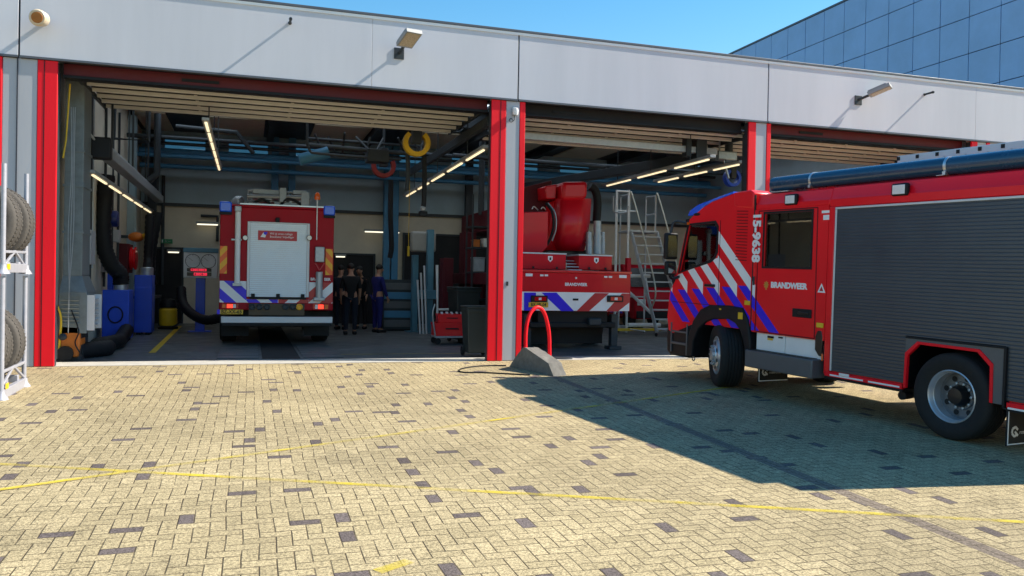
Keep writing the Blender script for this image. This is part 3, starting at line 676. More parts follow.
# crew cab shell
cw = [side(769, 212.7), side(813, 209.8), side(810, 264.4), side(766, 264.4)]
cw = [(3.235, 2.66), (2.325, 2.66), (2.325, 1.90), (3.235, 1.90)]
cc = [(2.03, .93), (2.03, 2.73), (3.44, 2.73), (3.44, .93)]
g = MB().holed(cc, [cw], SD, -.04, -.002).holed(cc, [cw], SD, -WD, -WD+.04)
g.box(2.03, 3.44, -WD+.04, -.04, .93, 1.0); g.box(2.03, 2.06, -WD+.04, -.04, 1.0, 2.73)
crew = E_('crew_cab', g, 'red', smooth=False, fix=True)
gl = lambda pts, y: MB().prism(pts, SD, y, y+.006)
E_('window', gl(cw, -.03), 'glass', crew); E_('window', gl(cw, -WD+.02), 'glass', crew)
E_('window_seal', MB().holed([(cw[0][0]+.03, cw[0][1]+.03), (cw[1][0]-.03, cw[1][1]+.03), (cw[2][0]-.03, cw[2][1]-.03), (cw[3][0]+.03, cw[3][1]-.03)], [cw], SD, -.002, .005), 'black', crew, fix=True)
E_('bench_seat', MB().box(2.1, 2.6, -2.3, -.2, 1.0, 1.45).box(2.1, 2.25, -2.3, -.2, 1.45, 2.2), 'seat', crew, bevel=.05)
E_('equipment_locker', MB().box(2.5, 3.2, -1.5, -1.3, 1.0, 2.5), 'dark_steel', crew, bevel=.02)
E_('grab_rail', MB().tube([(2.2, -.5, 2.28), (3.3, -.5, 2.28)], .022, 8), 'steel', crew)
E_('hanging_vest', MB().prism([(2.42, 2.42), (2.62, 2.44), (2.60, 2.2), (2.52, 2.12), (2.45, 2.25)], SD, -.42, -.36), 'red_film', crew, bevel=.01)
E_('helmet', MB().ell((2.6, -.45, 2.16), .10, .09, .07), 'white', crew)
# crew door outline, handle box
def frame_line(pts, w, y0, y1): 
    m = MB()
    for i in range(len(pts)):
        p, q = pts[i], pts[(i+1) % len(pts)]; d = Vector((q[0]-p[0], q[1]-p[1])); L = d.length
        if L < 1e-4: continue
        m.bar((p[0], (y0+y1)/2, p[1]), (q[0], (y0+y1)/2, q[1]), w, y1-y0, up=(0, 1, 0))
    return m
dr = [(3.36, 2.705), (2.225, 2.705), (2.205, .945), (3.36, .945)]
E_('door_gap', frame_line(dr, .014, -.004, .0015), 'red_dark', crew, smooth=False)
hb = [side(792.9, 308.1), side(812, 309), side(811.4, 318.5), side(792.6, 317)]
hx0, hx1, hz0, hz1 = hb[1][0], hb[0][0], hb[2][1], hb[0][1]
hd = E_('door_handle', MB().box(hx0, hx1, -.002, .014, hz0, hz1), 'black', crew, bevel=.01)
E_('handle_grip', MB().box(hx0+.05, hx1-.12, .015, .03, (hz0+hz1)/2-.015, (hz0+hz1)/2+.02), 'blacksatin', hd, bevel=.008)
E_('hinge_cover', MB().box(3.395, 3.44, -.001, .010, .95, 2.72), 'red', crew, bevel=.006)
# front cab shell
prof = [(3.475, .95), (3.475, 2.96), (3.60, 3.01), (3.95, 2.995), (4.45, 2.90), (4.80, 2.77), (5.02, 2.64), (5.12, 2.42), (5.36, 1.62), (5.50, 1.45), (5.55, 1.0), (5.50, .78), (5.38, .74), (4.80, .95)]
wn_ = [side(688.3, 224.8), side(719.2, 221.7), side(718.7, 246), side(716.9, 257), side(711.3, 261.5), side(679.8, 270.3)]
wn_ = [(5.02, 2.545), (4.37, 2.56), (4.30, 2.48), (4.31, 2.12), (4.36, 2.04), (4.45, 1.985), (5.24, 1.775)]
g = MB().holed(prof, [wn_], SD, -.04, -.0).holed(prof, [wn_], SD, -WD, -WD+.04)
n = len(prof)
for i in range(n):
    if i in (7,): continue                                  # windscreen opening
    p, q = prof[i], prof[(i+1) % n]
    g.add([(p[0], -.02, p[1]), (q[0], -.02, q[1]), (q[0], -WD+.02, q[1]), (p[0], -WD+.02, p[1])], [(0, 1, 2, 3)])
cab = E_('cab', g, 'red', fix=False, angle=30)
E_('windscreen', MB().add([(5.12, -.06, 2.42), (5.36, -.06, 1.62), (5.36, -WD+.06, 1.62), (5.12, -WD+.06, 2.42)], [(0, 1, 2, 3)]), 'glass', cab)
E_('window', gl(wn_, -.03), 'glass', cab); E_('window', gl(wn_, -WD+.02), 'glass', cab)
def offset_poly(p, d):
    cx = sum(a for a, b in p)/len(p); cz = sum(b for a, b in p)/len(p); out = []
    for a, b in p:
        v = Vector((a-cx, b-cz)); v = v*((v.length+d)/v.length); out.append((cx+v.x, cz+v.y))
    return out
E_('window_seal', MB().holed(offset_poly(wn_, .05), [wn_], SD, .0, .007), 'black', cab, fix=True)
E_('cab_seat', MB().box(4.25, 4.7, -1.0, -.4, 1.1, 1.5).box(4.2, 4.35, -1.0, -.4, 1.5, 2.2).box(4.2, 4.33, -.85, -.55, 2.2, 2.42), 'seat', cab, bevel=.05)
E_('seat_cover', MB().box(4.36, 4.42, -.95, -.45, 1.55, 2.25), 'seat_lt', cab, bevel=.02)
E_('dashboard', MB().box(4.95, 5.4, -2.3, -.15, 1.3, 1.72), 'seat', cab, bevel=.05)
E_('steering_wheel', MB().tube([(4.85+.1*math.sin(2*PI*i/24)*.6, -.65+.22*math.cos(2*PI*i/24), 1.85+.2*math.sin(2*PI*i/24)) for i in range(25)], .016, 8), 'black', cab)
E_('screen', MB().box(4.9, 4.93, -1.2, -.9, 1.85, 2.0), 'teal', cab)
E_('cab_floor', MB().box(3.5, 5.35, -WD+.05, -.05, 1.0, 1.05).box(3.5, 3.53, -WD+.05, -.05, 1.05, 2.4), 'seat', cab)
# cab livery seams, vent louvres
E_('door_gap', MB().bar((3.462, -.012, .95), (3.462, -.012, 2.95), .022, .02, up=(0, 1, 0)), 'dark', cab)
E_('door_gap', frame_line([(4.225, 1.28), (4.225, 2.60)], .012, -.001, .0035), 'red_dark', cab)
E_('door_gap', frame_line([(3.62, 1.27), (5.42, 1.27)], .010, -.001, .0035), 'red_dark', cab)
lv = MB()
for k in range(17):
    z = 1.98+k*.046; s0 = 3.60+.0*k; lv.bar((s0, .002, z), (s0+.24, .002, z+.012), .010, .016, up=(0, 1, 0))
E_('vent_louvre', lv, 'red_dark', cab)
E_('roof_fairing', MB().prism([(3.475, 2.75), (3.475, 2.985), (3.56, 3.03), (3.93, 3.015), (3.90, 2.80)], SD, -.35, .012), 'red', cab, bevel=.02)
E_('roof_vent', MB().ell((4.83, .0, 2.72), .09, .015, .025), 'black', cab)
E_('marker_lamp', MB().box(5.0, 5.06, -.02, .02, 2.56, 2.6), 'amber', cab)
# wrap-around blue light bar
lb = [(5.08, 2.70), (5.02, 2.79), (4.82, 2.875), (4.45, 2.945), (3.95, 3.035), (3.95, 2.998), (4.42, 2.91), (4.62, 2.85), (4.76, 2.77), (4.9, 2.71)]
for y0, y1 in ((-.42, .004), (-WD-.004, -WD+.42)): E_('light_bar', MB().prism(lb, SD, y0, y1), 'blue_lamp', bevel=.012)
E_('light_bar', MB().box(4.70, 5.08, -WD+.43, -.43, 2.76, 2.93), 'blue_lamp', bevel=.03)
# mirrors facing the rear
for sg, y in ((1, .0), (-1, -WD)):
    y1 = y+sg*.30
    m_ = E_('mirror', MB().box(5.22, 5.32, y+sg*.06, y1, 1.98, 2.42).box(5.22, 5.31, y+sg*.08, y1-sg*.02, 1.72, 1.95), 'black', bevel=.03)
    E_('mirror_glass', MB().box(5.212, 5.217, y+sg*.09, y1-sg*.03, 2.02, 2.38).box(5.212, 5.217, y+sg*.11, y1-sg*.05, 1.75, 1.92), mat('mirror_glass', (.35, .40, .42), .04, 1.0, var=.3, scale=9), m_)
    E_('mirror_arm', MB().tube(smooth_path([(5.10, y-sg*.02, 2.58), (5.26, y+sg*.12, 2.60), (5.28, y+sg*.18, 2.42)]), .025, 10), 'blacksatin', m_); E_('mirror_arm', MB().tube(smooth_path([(5.25, y-sg*.02, 1.70), (5.28, y+sg*.12, 1.66), (5.28, y+sg*.18, 1.72)]), .025, 10), 'blacksatin', m_)
    E_('sun_visor', MB().box(5.08, 5.16, y-sg*.02, y-sg*.6, 2.58, 2.66), 'black', m_, bevel=.02)
# bumper with steps
bp = [(5.46, .36), (5.56, .42), (5.58, .74), (5.54, .95), (4.90, .95), (4.93, .36)]
E_('bumper', MB().prism(bp, SD, -.55, -.01).prism(bp, SD, -WD+.01, -WD+.55).box(5.3, 5.62, -WD+.56, -.56, .4, .95), 'black', bevel=.03)
E_('cab_step', MB().box(5.0, 5.42, -.009, .012, .56, .60).box(5.0, 5.42, -.009, .012, .76, .79).box(5.40, 5.43, -.009, .013, .42, .92).box(4.97, 5.0, -.009, .013, .40, .92), 'greybox', bevel=.006)
E_('tow_eye', MB().tube([(4.86+.03*math.cos(a*.5), -.05, .36+.03*math.sin(a*.5)) for a in range(13)], .010, 6), 'steel')
# front wheel arch: black fender
fo = [(4.95, .40), (4.93, .70), (4.80, 1.00), (4.62, 1.19), (4.40, 1.27), (3.95, 1.29), (3.63, 1.27), (3.50, 1.10), (3.43, .80), (3.41, .42)]
fi = [(4.80, .40), (4.78, .66), (4.66, .86), (4.48, .99), (4.32, 1.05), (3.95, 1.08), (3.78, 1.03), (3.66, .93), (3.56, .72), (3.53, .42)]
for ya_, yb_ in ((-.38, .035), (-WD-.03, -WD+.38)): E_('front_fender', MB().prism(fo+fi[::-1], SD, ya_, yb_), 'black', bevel=.02, fix=True)
E_('wheel_well', MB().box(3.5, 4.85, -WD+.4, -.39, .95, 1.28), 'black')
E_('yellow_reflector', MB().box(3.60, 3.70, .036, .042, 1.10, 1.20), 'yellow'); E_('yellow_reflector', MB().box(4.10, 4.14, .036, .042, 1.21, 1.235), 'yellow')
# stripes on cab and crew cab
YS = .0025
A = [(3.487, .955), (4.262, .955), (4.262, 2.62), (3.487, 2.62)]
B_ = [(4.262, .955), (5.45, .955), (5.50, 1.2), (5.48, 1.45), (5.285, 1.725), (4.262, 2.02)]
Cc = [(2.05, .955), (3.36, .955), (3.36, 2.0), (2.05, 2.0)]; C2 = [(3.372, .955), (3.44, .955), (3.44, 2.0), (3.372, 2.0)]
wh, bl, rd = MB(), MB(), MB(); whc, blc = MB(), MB()
for k in range(-1, 6):
    a, b = 1.63+.41*k, 1.84+.41*k; b2 = 2.04+.41*k; sk = 3.38+.41*k; zt = 1.60-.03*k
    bandW = [(a+1.08*.5, .5), (b+1.08*.5, .5), (b+1.08*3, 3), (a+1.08*3, 3)]
    bandB = [(b+1.08*.5, .5), (b2+1.08*.5, .5), (b2+1.08*3, 3), (b+1.08*3, 3)]
    for reg, w_, b_, yy in ((A, wh, bl, YS), (B_, wh, bl, YS), (Cc, whc, blc, .0), (C2, whc, blc, .0115)):
        p = clip_to(bandW, reg)
        if p and k >= 0: p = clip(p, -1, 0, -sk)
        if len(p) > 2 and k >= 0: w_.prism(p, SD, yy-.0015, yy)
        p = clip_to(bandB, reg)
        if p: p = clip(p, 0, 1, zt)
        if len(p) > 2 and (k >= 0): b_.prism(p, SD, yy-.0015, yy)
E_('white_stripe', wh, 'white_film', cab, smooth=False); E_('blue_stripe', bl, 'blue_film', cab, smooth=False)
E_('white_stripe', whc, 'white_film', crew, smooth=False); E_('blue_stripe', blc, 'blue_film', crew, smooth=False)
ch = E_('cab_door_handle', MB().box(4.30, 4.55, .004, .03, 1.555, 1.60), 'blacksatin', cab, bevel=.01)
# lettering
TX, TY = (-1, 0, 0), (0, 0, 1)
sA, sB = side(757.5, 214), side(751.5, 262)
text('15-9638', .22, 'white_film', 'number_lettering', crew, frame((3.395, .013, (sA[1]+sB[1])/2+.01), (0, 0, -1), (-1, 0, 0)), bold=.010, xs=1.0)
a, b = side(771.5, 284.5), side(806.2, 287.5)
o = text('BRANDWEER', .112, 'white_film', 'name_lettering', crew, frame(((a[0]+b[0])/2, .001, (a[1]+b[1])/2), TX, TY), bold=.0055, xs=1.03)
e = side(766.3, 284.8); em = MB()
for q in range(8): em.bar((e[0], .002, e[1]), (e[0]+.05*math.cos(q*PI/4), .002, e[1]+.05*math.sin(q*PI/4)), .016, .004, up=(0, 1, 0))
em.lathe([(0, .003), (.025, .003), (.025, 0)], (e[0], .0, e[1]), (0, 1, 0), 12); em.box(e[0]-.012, e[0]+.012, 0, .003, e[1]-.07, e[1]-.03)
E_('emblem', em, mat('gold_print', (.65, .33, .06), .4), crew)
tri = side(821.5, 288.5); tr = MB().prism([(tri[0]-.07, tri[1]-.055), (tri[0]+.07, tri[1]-.055), (tri[0], tri[1]+.07)], SD, -.001, .001)
E_('warning_triangle', tr, 'white_film', crew); E_('warning_mark', MB().prism([(tri[0]-.035, tri[1]-.035), (tri[0]+.035, tri[1]-.035), (tri[0], tri[1]+.03)], SD, .0012, .002), 'red_film', crew)
st = side(827, 213); E_('sticker', MB().box(st[0]-.09, st[0]+.09, 0, .002, st[1]+.0, st[1]+.035).box(st[0]-.05, st[0]+.06, 0, .002, st[1]-.09, st[1]-.025), 'white_film', crew)
for px, py in ((748, 303), (820.5, 325.5)):
    q = side(px, py); E_('yellow_handhold', MB().box(q[0]-.06, q[0]+.06, .002, .02, q[1]-.03, q[1]+.035), 'yellow', crew, bevel=.006)
E_('fuse_label', MB().box(3.395, 3.435, .0115, .013, 1.62, 1.75).box(3.40, 3.43, .013, .014, 1.68, 1.71), 'dark_steel', crew)
# lower side: white lockers, grey step box, filler recess, mud flaps
E_('locker', MB().box(2.78, 3.36, -.35, -.03, .66, .925), 'white', bevel=.008); E_('locker', MB().prism([(2.10, .66), (2.10, .86), (2.20, .925), (2.77, .925), (2.77, .66)], SD, -.35, -.03), 'white', bevel=.008)
E_('locker_latch', MB().box(3.0, 3.12, -.029, -.015, .87, .90).box(2.82, 2.90, -.029, -.015, .885, .905), 'black', bevel=.004); E_('locker_label', MB().box(3.02, 3.12, -.029, -.018, .84, .866), 'yellow')
E_('step_box', MB().box(2.10, 3.42, -.55, .13, .42, .675), 'greybox', bevel=.018)
E_('step_tread', MB().box(2.16, 3.36, -.02, .12, .6755, .682), 'black')
E_('filler_recess', MB().prism([(2.06, .72), (2.06, .98), (2.08, 1.06), (2.15, 1.06), (2.19, .98), (2.19, .80), (2.12, .72)], SD, -.03, .003), 'blacksatin', crew, bevel=.01)
E_('amber_marker', MB().box(3.43, 3.46, .0, .016, .66, .74), 'amber', bevel=.004); E_('amber_marker', MB().box(2.03, 2.055, .004, .016, .66, .76), 'amber', bevel=.004)
def flap(s0, y0, y1, z0, z1, tw=.02):
    f = E_('mud_flap', MB().box(s0, s0+tw, y0, y1, z0, z1), 'rubber', bevel=.004)
    E_('flap_edge', MB().box(s0-.003, s0-.0005, y1-.018, y1-.004, z0+.012, z1).box(s0-.003, s0-.0005, y0, y1-.0185, z0+.012, z0+.024), 'white_film', f)
    c = y1-.12; cz = z0+.15; lg = MB(); r = .05
    # rounded hexagon ring with a diagonal leg, then two lines of small letters
    for q in range(5): a0, a1 = R(60*q+20), R(60*q+80); lg.bar((s0-.002, c-r*math.cos(a0), cz+r*math.sin(a0)), (s0-.002, c-r*math.cos(a1), cz+r*math.sin(a1)), .026, .003, up=(1, 0, 0))
    lg.bar((s0-.002, c, cz), (s0-.002, c-.05, cz-.045), .024, .0035, up=(1, 0, 0))
    E_('flap_logo', lg, 'alu_matte', f)
    text('rosenbauer', .06, 'alu_matte', 'flap_lettering', f, frame((s0-.002, c-.075, cz-.012), (0, -1, 0), (0, 0, 1)), align='LEFT', extrude=.0008)
flap(-.52, -.62, .0, .07, .45)
flap(3.28, -.58, -.02, .20, .50)
flap(-.52, -WD, -WD+.6, .07, .45)
E_('flap_bracket', MB().box(-.56, -.46, -.6, .01, .452, .475), 'black', bevel=.006)
# lamps on the roof edge
for px, py in ((790.5, 199.5), (899.3, 189.5)):
    q = side(px, py, .02); wl = E_('work_lamp', MB().box(q[0]-.115, q[0]+.115, -.03, .03, q[1]-.075, q[1]+.075), 'black', bevel=.02)
    E_('lens', MB().box(q[0]-.088, q[0]+.088, .031, .036, q[1]-.055, q[1]+.055), 'clear', wl, bevel=.008)
# roof: long suction pipes, ladder, rails
pz = 3.095
sp = E_('suction_pipe', MB().lathe([(0, 0), (.10, 0), (.108, .01), (.108, 4.7), (.10, 4.71), (0, 4.71)], (3.25, -.17, pz), (-1, 0, 0), 28), 'pipe')
E_('suction_pipe', MB().lathe([(0, 0), (.098, 0), (.098, 4.7), (0, 4.7)], (3.25, -.40, pz), (-1, 0, 0), 28), 'pipe')
for px in (806, 940):
    s_, z_ = side(px, 180); E_('pipe_strap', MB().lathe([(.110, -.018), (.115, -.018), (.115, .018), (.110, .018)], (s_, -.17, pz), (1, 0, 0), 28), 'alu', sp); E_('strap_buckle', MB().box(s_-.02, s_+.02, -.08, -.055, 2.99, 3.03), 'alu', sp)
E_('pipe_cradle', MB().box(2.85, 3.22, -.5, -.06, 2.968, 2.982), 'alu'); E_('pipe_cradle', MB().box(.4, .5, -.5, -.06, 2.986, 2.992), 'alu')
ld = MB(); ld.box(-1.65, 1.50, -.64, -.60, 3.20, 3.36); ld.box(-1.65, 1.50, -1.10, -1.06, 3.20, 3.36)
for k in range(11): x = 1.38-k*.28; ld.tube([(x, -.6, 3.28), (x, -1.1, 3.28)], .018, 8)
lad = E_('roof_ladder', ld, 'alu_matte', bevel=.008)
for k in range(11): x = 1.38-k*.28+.10; E_('ladder_slot', MB().box(x-.022, x+.022, -.599, -.594, 3.30, 3.345), 'dark', lad)
for xa_ in (1.2, -1.2): E_('ladder_rack', MB().box(xa_, xa_+.06, -1.2, -.5, 2.986, 3.2), 'steel')
E_('roof_locker', MB().box(-1.6, 2.6, -2.3, -1.4, 2.986, 3.22), 'alu_matte', bevel=.02)

# ------------------------------------------------------------------ helper: parts built at world positions, then moved under their thing
def rebase(root):
    inv = root.matrix_basis.inverted()
    def go(o):
        for c in o.children:
            if c.data is not None: c.data.transform(inv)
            go(c)
    bpy.context.view_layer.update(); go(root)
def pbox(mb, x0, y0, x1, y1, Y, d, m=0, pr=0.):          # box whose front face is a measured rectangle at Y
    a, b, c, e = rect(x0, y0, x1, y1, Y); return mb.box(a, b, Y-pr, Y+d, c, e, m)
def ppoly(mb, pts, Y, d, m=0):
    q = [(p.x, p.z) for p in (atY(x, y, Y) for x, y in pts)]; return mb.prism(q, XZ(Y), 0, d, m)
def stripes(X0, X1, Z0, Z1, slope, pitch, duty, Y, m, x_ref=0., ex=.003):   # diagonal bands on a rear panel
    reg = [(X0, Z0), (X1, Z0), (X1, Z1), (X0, Z1)]; mb = MB()
    for k in range(-30, 30):
        a = x_ref+k*pitch; b = a+pitch*duty
        p = clip_to([(a+slope*(-3), -3), (b+slope*(-3), -3), (b+slope*6, 6), (a+slope*6, 6)], reg)
        if len(p) > 2: mb.prism(p, XZ(Y), -ex, 0)
    return mb

# ------------------------------------------------------------------ fire engine standing in the left bay, seen from behind
Y1 = 3.95
t1 = thing('fire_engine', 'red fire engine parked tail out in the left bay with a white rear shutter', 'fire engine', (.58, Y1, 0), group='fire engines')
def A_(name, mb, m, par=t1, **k): return mb.build(name, m, par, **k)
bx0, bx1, bz0, bz1 = rect(219.5, 206, 333.5, 324, Y1)
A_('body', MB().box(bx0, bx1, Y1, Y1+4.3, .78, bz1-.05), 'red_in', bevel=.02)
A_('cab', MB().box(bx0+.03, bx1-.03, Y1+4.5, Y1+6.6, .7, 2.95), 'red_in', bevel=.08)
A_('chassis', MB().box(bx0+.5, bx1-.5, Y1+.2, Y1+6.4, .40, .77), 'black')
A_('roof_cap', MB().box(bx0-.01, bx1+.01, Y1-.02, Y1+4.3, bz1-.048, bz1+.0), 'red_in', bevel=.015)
A_('roof_edge', MB().box(bx0+.4, bx1-.2, Y1-.03, Y1+.02, bz1+.002, bz1+.03), 'alu')
# white shutter with frame
sx0, sx1, sz0, sz1 = rect(250, 224, 306.5, 297, Y1)
fr = MB().box(sx0-.06, sx0, Y1-.03, Y1-.001, sz0, sz1+.03).box(sx1, sx1+.06, Y1-.03, Y1-.001, sz0, sz1+.03).box(sx0, sx1, Y1-.03, Y1-.001, sz1, sz1+.03)
A_('shutter_frame', fr, 'alu_matte', bevel=.006)
s_ = MB()
for k in range(36):
    z = sz0+(sz1-sz0)*k/36; s_.box(sx0+.001, sx1-.001, Y1-.018, Y1-.001, z+.0008, z+(sz1-sz0)/36-.0008)
sh1 = A_('rear_shutter', s_, mat('white_shutter', (.80, .88, .94), .45, .0, var=.05), bevel=.003, segs=1)
A_('shutter_bar', MB().box(sx0, sx1, Y1-.04, Y1-.002, sz0-.05, sz0-.002), 'black', sh1)
for u in (.06, .5, .94): A_('shutter_catch', MB().box(sx0+(sx1-sx0)*u-.04, sx0+(sx1-sx0)*u+.04, Y1-.055, Y1-.019, sz0-.02, sz0+.07), 'black', sh1, bevel=.008)
gx0, gx1, gz0, gz1 = rect(258, 231, 297, 240.7, Y1)
sg = A_('notice', MB().box(gx0, gx1, Y1-.024, Y1-.0185, gz0, gz1), 'red_film', sh1)
tl = gx0+(gx1-gx0)*.30
text('Wil jij onze collega', .066, 'white_film', 'notice_lettering', sg, frame((tl, Y1-.025, gz0+(gz1-gz0)*.70), (1, 0, 0), (0, 0, 1)), 'LEFT', .0008, xs=.95)
text('Brandweer Vrijwilliger', .066, 'white_film', 'notice_lettering', sg, frame((tl, Y1-.025, gz0+(gz1-gz0)*.38), (1, 0, 0), (0, 0, 1)), 'LEFT', .0008, xs=.85)
A_('notice_mark', MB().prism([(gx0+.05, gz0+.07), (gx0+.15, gz0+.06), (gx0+.17, gz0+.12), (gx0+.11, gz0+.17)], XZ(Y1), -.026, -.0245), 'white_film', sg)
A_('notice_mark', MB().prism([(gx0+.12, gz1-.03), (gx0+.12, gz1-.08), (gx0+.17, gz1-.10), (gx0+.20, gz1-.03)], XZ(Y1), -.0265, -.025), 'blue_film', sg)
# reflective chevrons, orange marker plates
zc0, zc1 = rect(219.5, 281, 250, 302.5, Y1)[2:]
bk = MB().box(bx0+.01, sx0-.065, Y1-.006, Y1-.001, zc0, zc1).box(sx1+.065, bx1-.01, Y1-.006, Y1-.001, zc0, zc1).box(sx0-.064, sx1+.064, Y1-.008, Y1-.001, zc0, sz0-.055)
A_('white_chevron_band', bk, 'white_film')
A_('blue_chevron', stripes(bx0+.01, sx0-.065, zc0, zc1, -1.1, .50, .5, Y1-.006, 0, x_ref=bx0+.64), 'blue_film', smooth=False)
A_('red_chevron', stripes(sx1+.065, bx1-.01, zc0, zc1, 1.1, .50, .5, Y1-.006, 0, x_ref=sx1-.74), 'red_film', smooth=False)
A_('blue_chevron', stripes(sx0-.06, (sx0+sx1)/2, zc0, sz0-.056, -1.1, .50, .5, Y1-.008, 0, x_ref=bx0+.64), 'blue_film', smooth=False)
A_('red_chevron', stripes((sx0+sx1)/2+.01, sx1+.06, zc0, sz0-.056, 1.1, .50, .5, Y1-.008, 0, x_ref=sx1-.74), 'red_film', smooth=False)
for x0, x1, y0, y1, sl in ((219.8, 227, 246, 273.5, 1), (325.5, 332.6, 249, 275, -1)):
    a, b, c, d = rect(x0, y0, x1, y1, Y1); pl = A_('marker_plate', MB().box(a, b, Y1-.008, Y1-.001, c, d), 'yellow_film')
    A_('marker_stripe', stripes(a, b, c, d, sl*.9, .26, .5, Y1-.008, 0), 'orange_film', pl, smooth=False)
# lamps, plate, hose panel, bumper
for x0, x1, y0, y1, fl in ((221.5, 238.5, 303.5, 308.5, 1), (312.5, 328.5, 304, 309.5, -1)):
    a, b, c, d = rect(x0, y0, x1, y1, Y1); lp = A_('tail_lamp', MB().box(a, b, Y1-.03, Y1-.001, c, d), 'tail', bevel=.006); w = (b-a)/4
    o_ = [(a+w*1.3, a+w*2.6, 'tail_lit'), (a+w*2.7, a+w*3.4, 'clear'), (a+w*.2, a+w*.9, 'amber')]
    for p, q, m in o_:
        if fl < 0: p, q = a+b-q, a+b-p
        A_('lamp_lens', MB().box(p, q, Y1-.035, Y1-.0305, c+.015, d-.015), m, lp)
a, b, c, d = rect(220, 309.5, 243, 314.2, Y1); pl = A_('number_plate', MB().box(a, b, Y1-.02, Y1-.001, c, d), 'plate', bevel=.003)
A_('plate_badge', MB().box(a-.062, a-.001, Y1-.02, Y1-.001, c, d), 'blue_film', pl)
text('BZ-XX-65', .115, 'dark', 'plate_lettering', pl, frame(((a+b)/2, Y1-.0215, (c+d)/2), (1, 0, 0), (0, 0, 1)), bold=.002, xs=.86)
a, b, c, d = rect(248.5, 303.5, 304.5, 315.5, Y1); hp = A_('coupling_panel', MB().box(a, b, Y1-.02, Y1-.001, c, d), 'blacksatin', bevel=.005)
for px, m in ((252, 'steel'), (259.5, 'steel'), (266.8, 'steel'), (285.5, 'steel'), (292.8, 'steel'), (299.2, 'yellow')):
    q = atY(px, 306.8, Y1); cp_ = A_('coupling', MB().lathe([(.0, .0), (.055, 0), (.055, .04), (.07, .042), (.07, .075), (.055, .08), (.045, .06), (.0, .055)], (q.x, Y1-.02, q.z), (0, -1, 0), 18), 'dark_steel' if m == 'steel' else 'yellow_film', hp)
a, b, c, d = rect(221, 316.5, 332, 322.8, Y1); A_('bumper', MB().box(a, b, Y1-.12, Y1-.022, c, d), 'alu_matte', bevel=.012)
A_('bumper_strip', MB().box(a+.02, b-.02, Y1-.10, Y1-.03, c-.06, c-.002), 'black')
for xa_ in (bx0+.05, bx1-.62): A_('mud_flap', MB().box(xa_, xa_+.57, Y1+.28, Y1+.30, .2, .75), 'rubber')
text('BRA', .085, 'white_film', 'rear_lettering', t1, frame((sx1+.17, Y1-.003, atY(315, 279.3, Y1).z), (1, 0, 0), (0, 0, 1)), bold=.003)
text('EER', .085, 'white_film', 'rear_lettering', t1, frame((bx1-.13, Y1-.003, atY(328, 279.6, Y1).z), (1, 0, 0), (0, 0, 1)), bold=.003)
# standpipe, tool on the right, rear view cameras
a = atY(238.2, 212, Y1); b = atY(238.0, 284, Y1)
A_('standpipe', MB().tube([(a.x, Y1-.07, a.z+.05), (a.x, Y1-.07, b.z)], .058, 14), 'white')
A_('pipe_bracket', MB().box(a.x-.13, a.x+.08, Y1-.11, Y1-.002, a.z-.62, a.z-.585).box(a.x-.09, a.x+.09, Y1-.14, Y1-.002, b.z-.04, b.z+.02), 'steel')
A_('pipe_head', MB().box(a.x-.07, a.x+.07, Y1-.14, Y1-.01, a.z+.0, a.z+.12), 'steel', bevel=.02)
a = atY(319.5, 247, Y1); b = atY(319, 298.5, Y1)
A_('rescue_tool', MB().tube([(a.x, Y1-.08, a.z-.55), (a.x, Y1-.08, b.z)], .075, 14).box(a.x-.10, a.x+.10, Y1-.14, Y1-.02, a.z-.34, a.z).box(a.x-.12, a.x+.12, Y1-.15, Y1-.02, b.z-.05, b.z+.03), 'steel', bevel=.015)
A_('tool_strap', MB().bar((a.x-.1, Y1-.16, a.z-.36), (a.x, Y1-.16, a.z-.52), .05, .02).bar((a.x+.1, Y1-.16, a.z-.36), (a.x, Y1-.16, a.z-.52), .05, .02), 'red_film')
for px in (245.3, 309.2):
    q = atY(px, 238, Y1); c_ = A_('rear_spotlight', MB().lathe([(.02, 0), (.05, .02), (.06, .08), (.052, .09)], (q.x, Y1, q.z), (0, -1, 0), 16), 'black'); A_('lens', MB().lathe([(0, .085), (.05, .085)], (q.x, Y1, q.z), (0, -1, 0), 16), 'clear', c_)
q = atY(277.5, 220.5, Y1); A_('rear_camera', MB().box(q.x-.045, q.x+.045, Y1-.08, Y1-.002, q.z-.04, q.z+.06), 'black', bevel=.015)
for x0, x1, y0, y1 in ((219.5, 232, 201.5, 212), (323.5, 335, 206, 215.5)):
    a, b, c, d = rect(x0, y0, x1, y1, Y1); bb = A_('blue_beacon', MB().box(a, b, Y1-.06, Y1+.22, c, d), 'blue_lamp', bevel=.03); A_('beacon_base', MB().box(a, b, Y1-.06, Y1-.022, c-.06, c-.003), 'black', bb)
# mirrors glimpsed at the left side, mast with amber beacon
for za_, zb_ in ((1.9, 2.35), (2.5, 2.7)): A_('side_mirror', MB().box(bx0-.12, bx0-.02, Y1+4.7, Y1+4.8, za_, zb_), 'black', bevel=.02)
a = atY(316.5, 240, Y1); b = atY(316.3, 200, Y1)
A_('mast', MB().tube([(a.x, Y1-.05, a.z), (a.x, Y1-.05, b.z)], .012, 8), 'white')
A_('amber_beacon', MB().lathe([(0, 0), (.06, 0), (.065, .03), (.06, .11), (.03, .16), (0, .165)], (a.x, Y1-.05, b.z), (0, 0, 1), 16), 'amber')
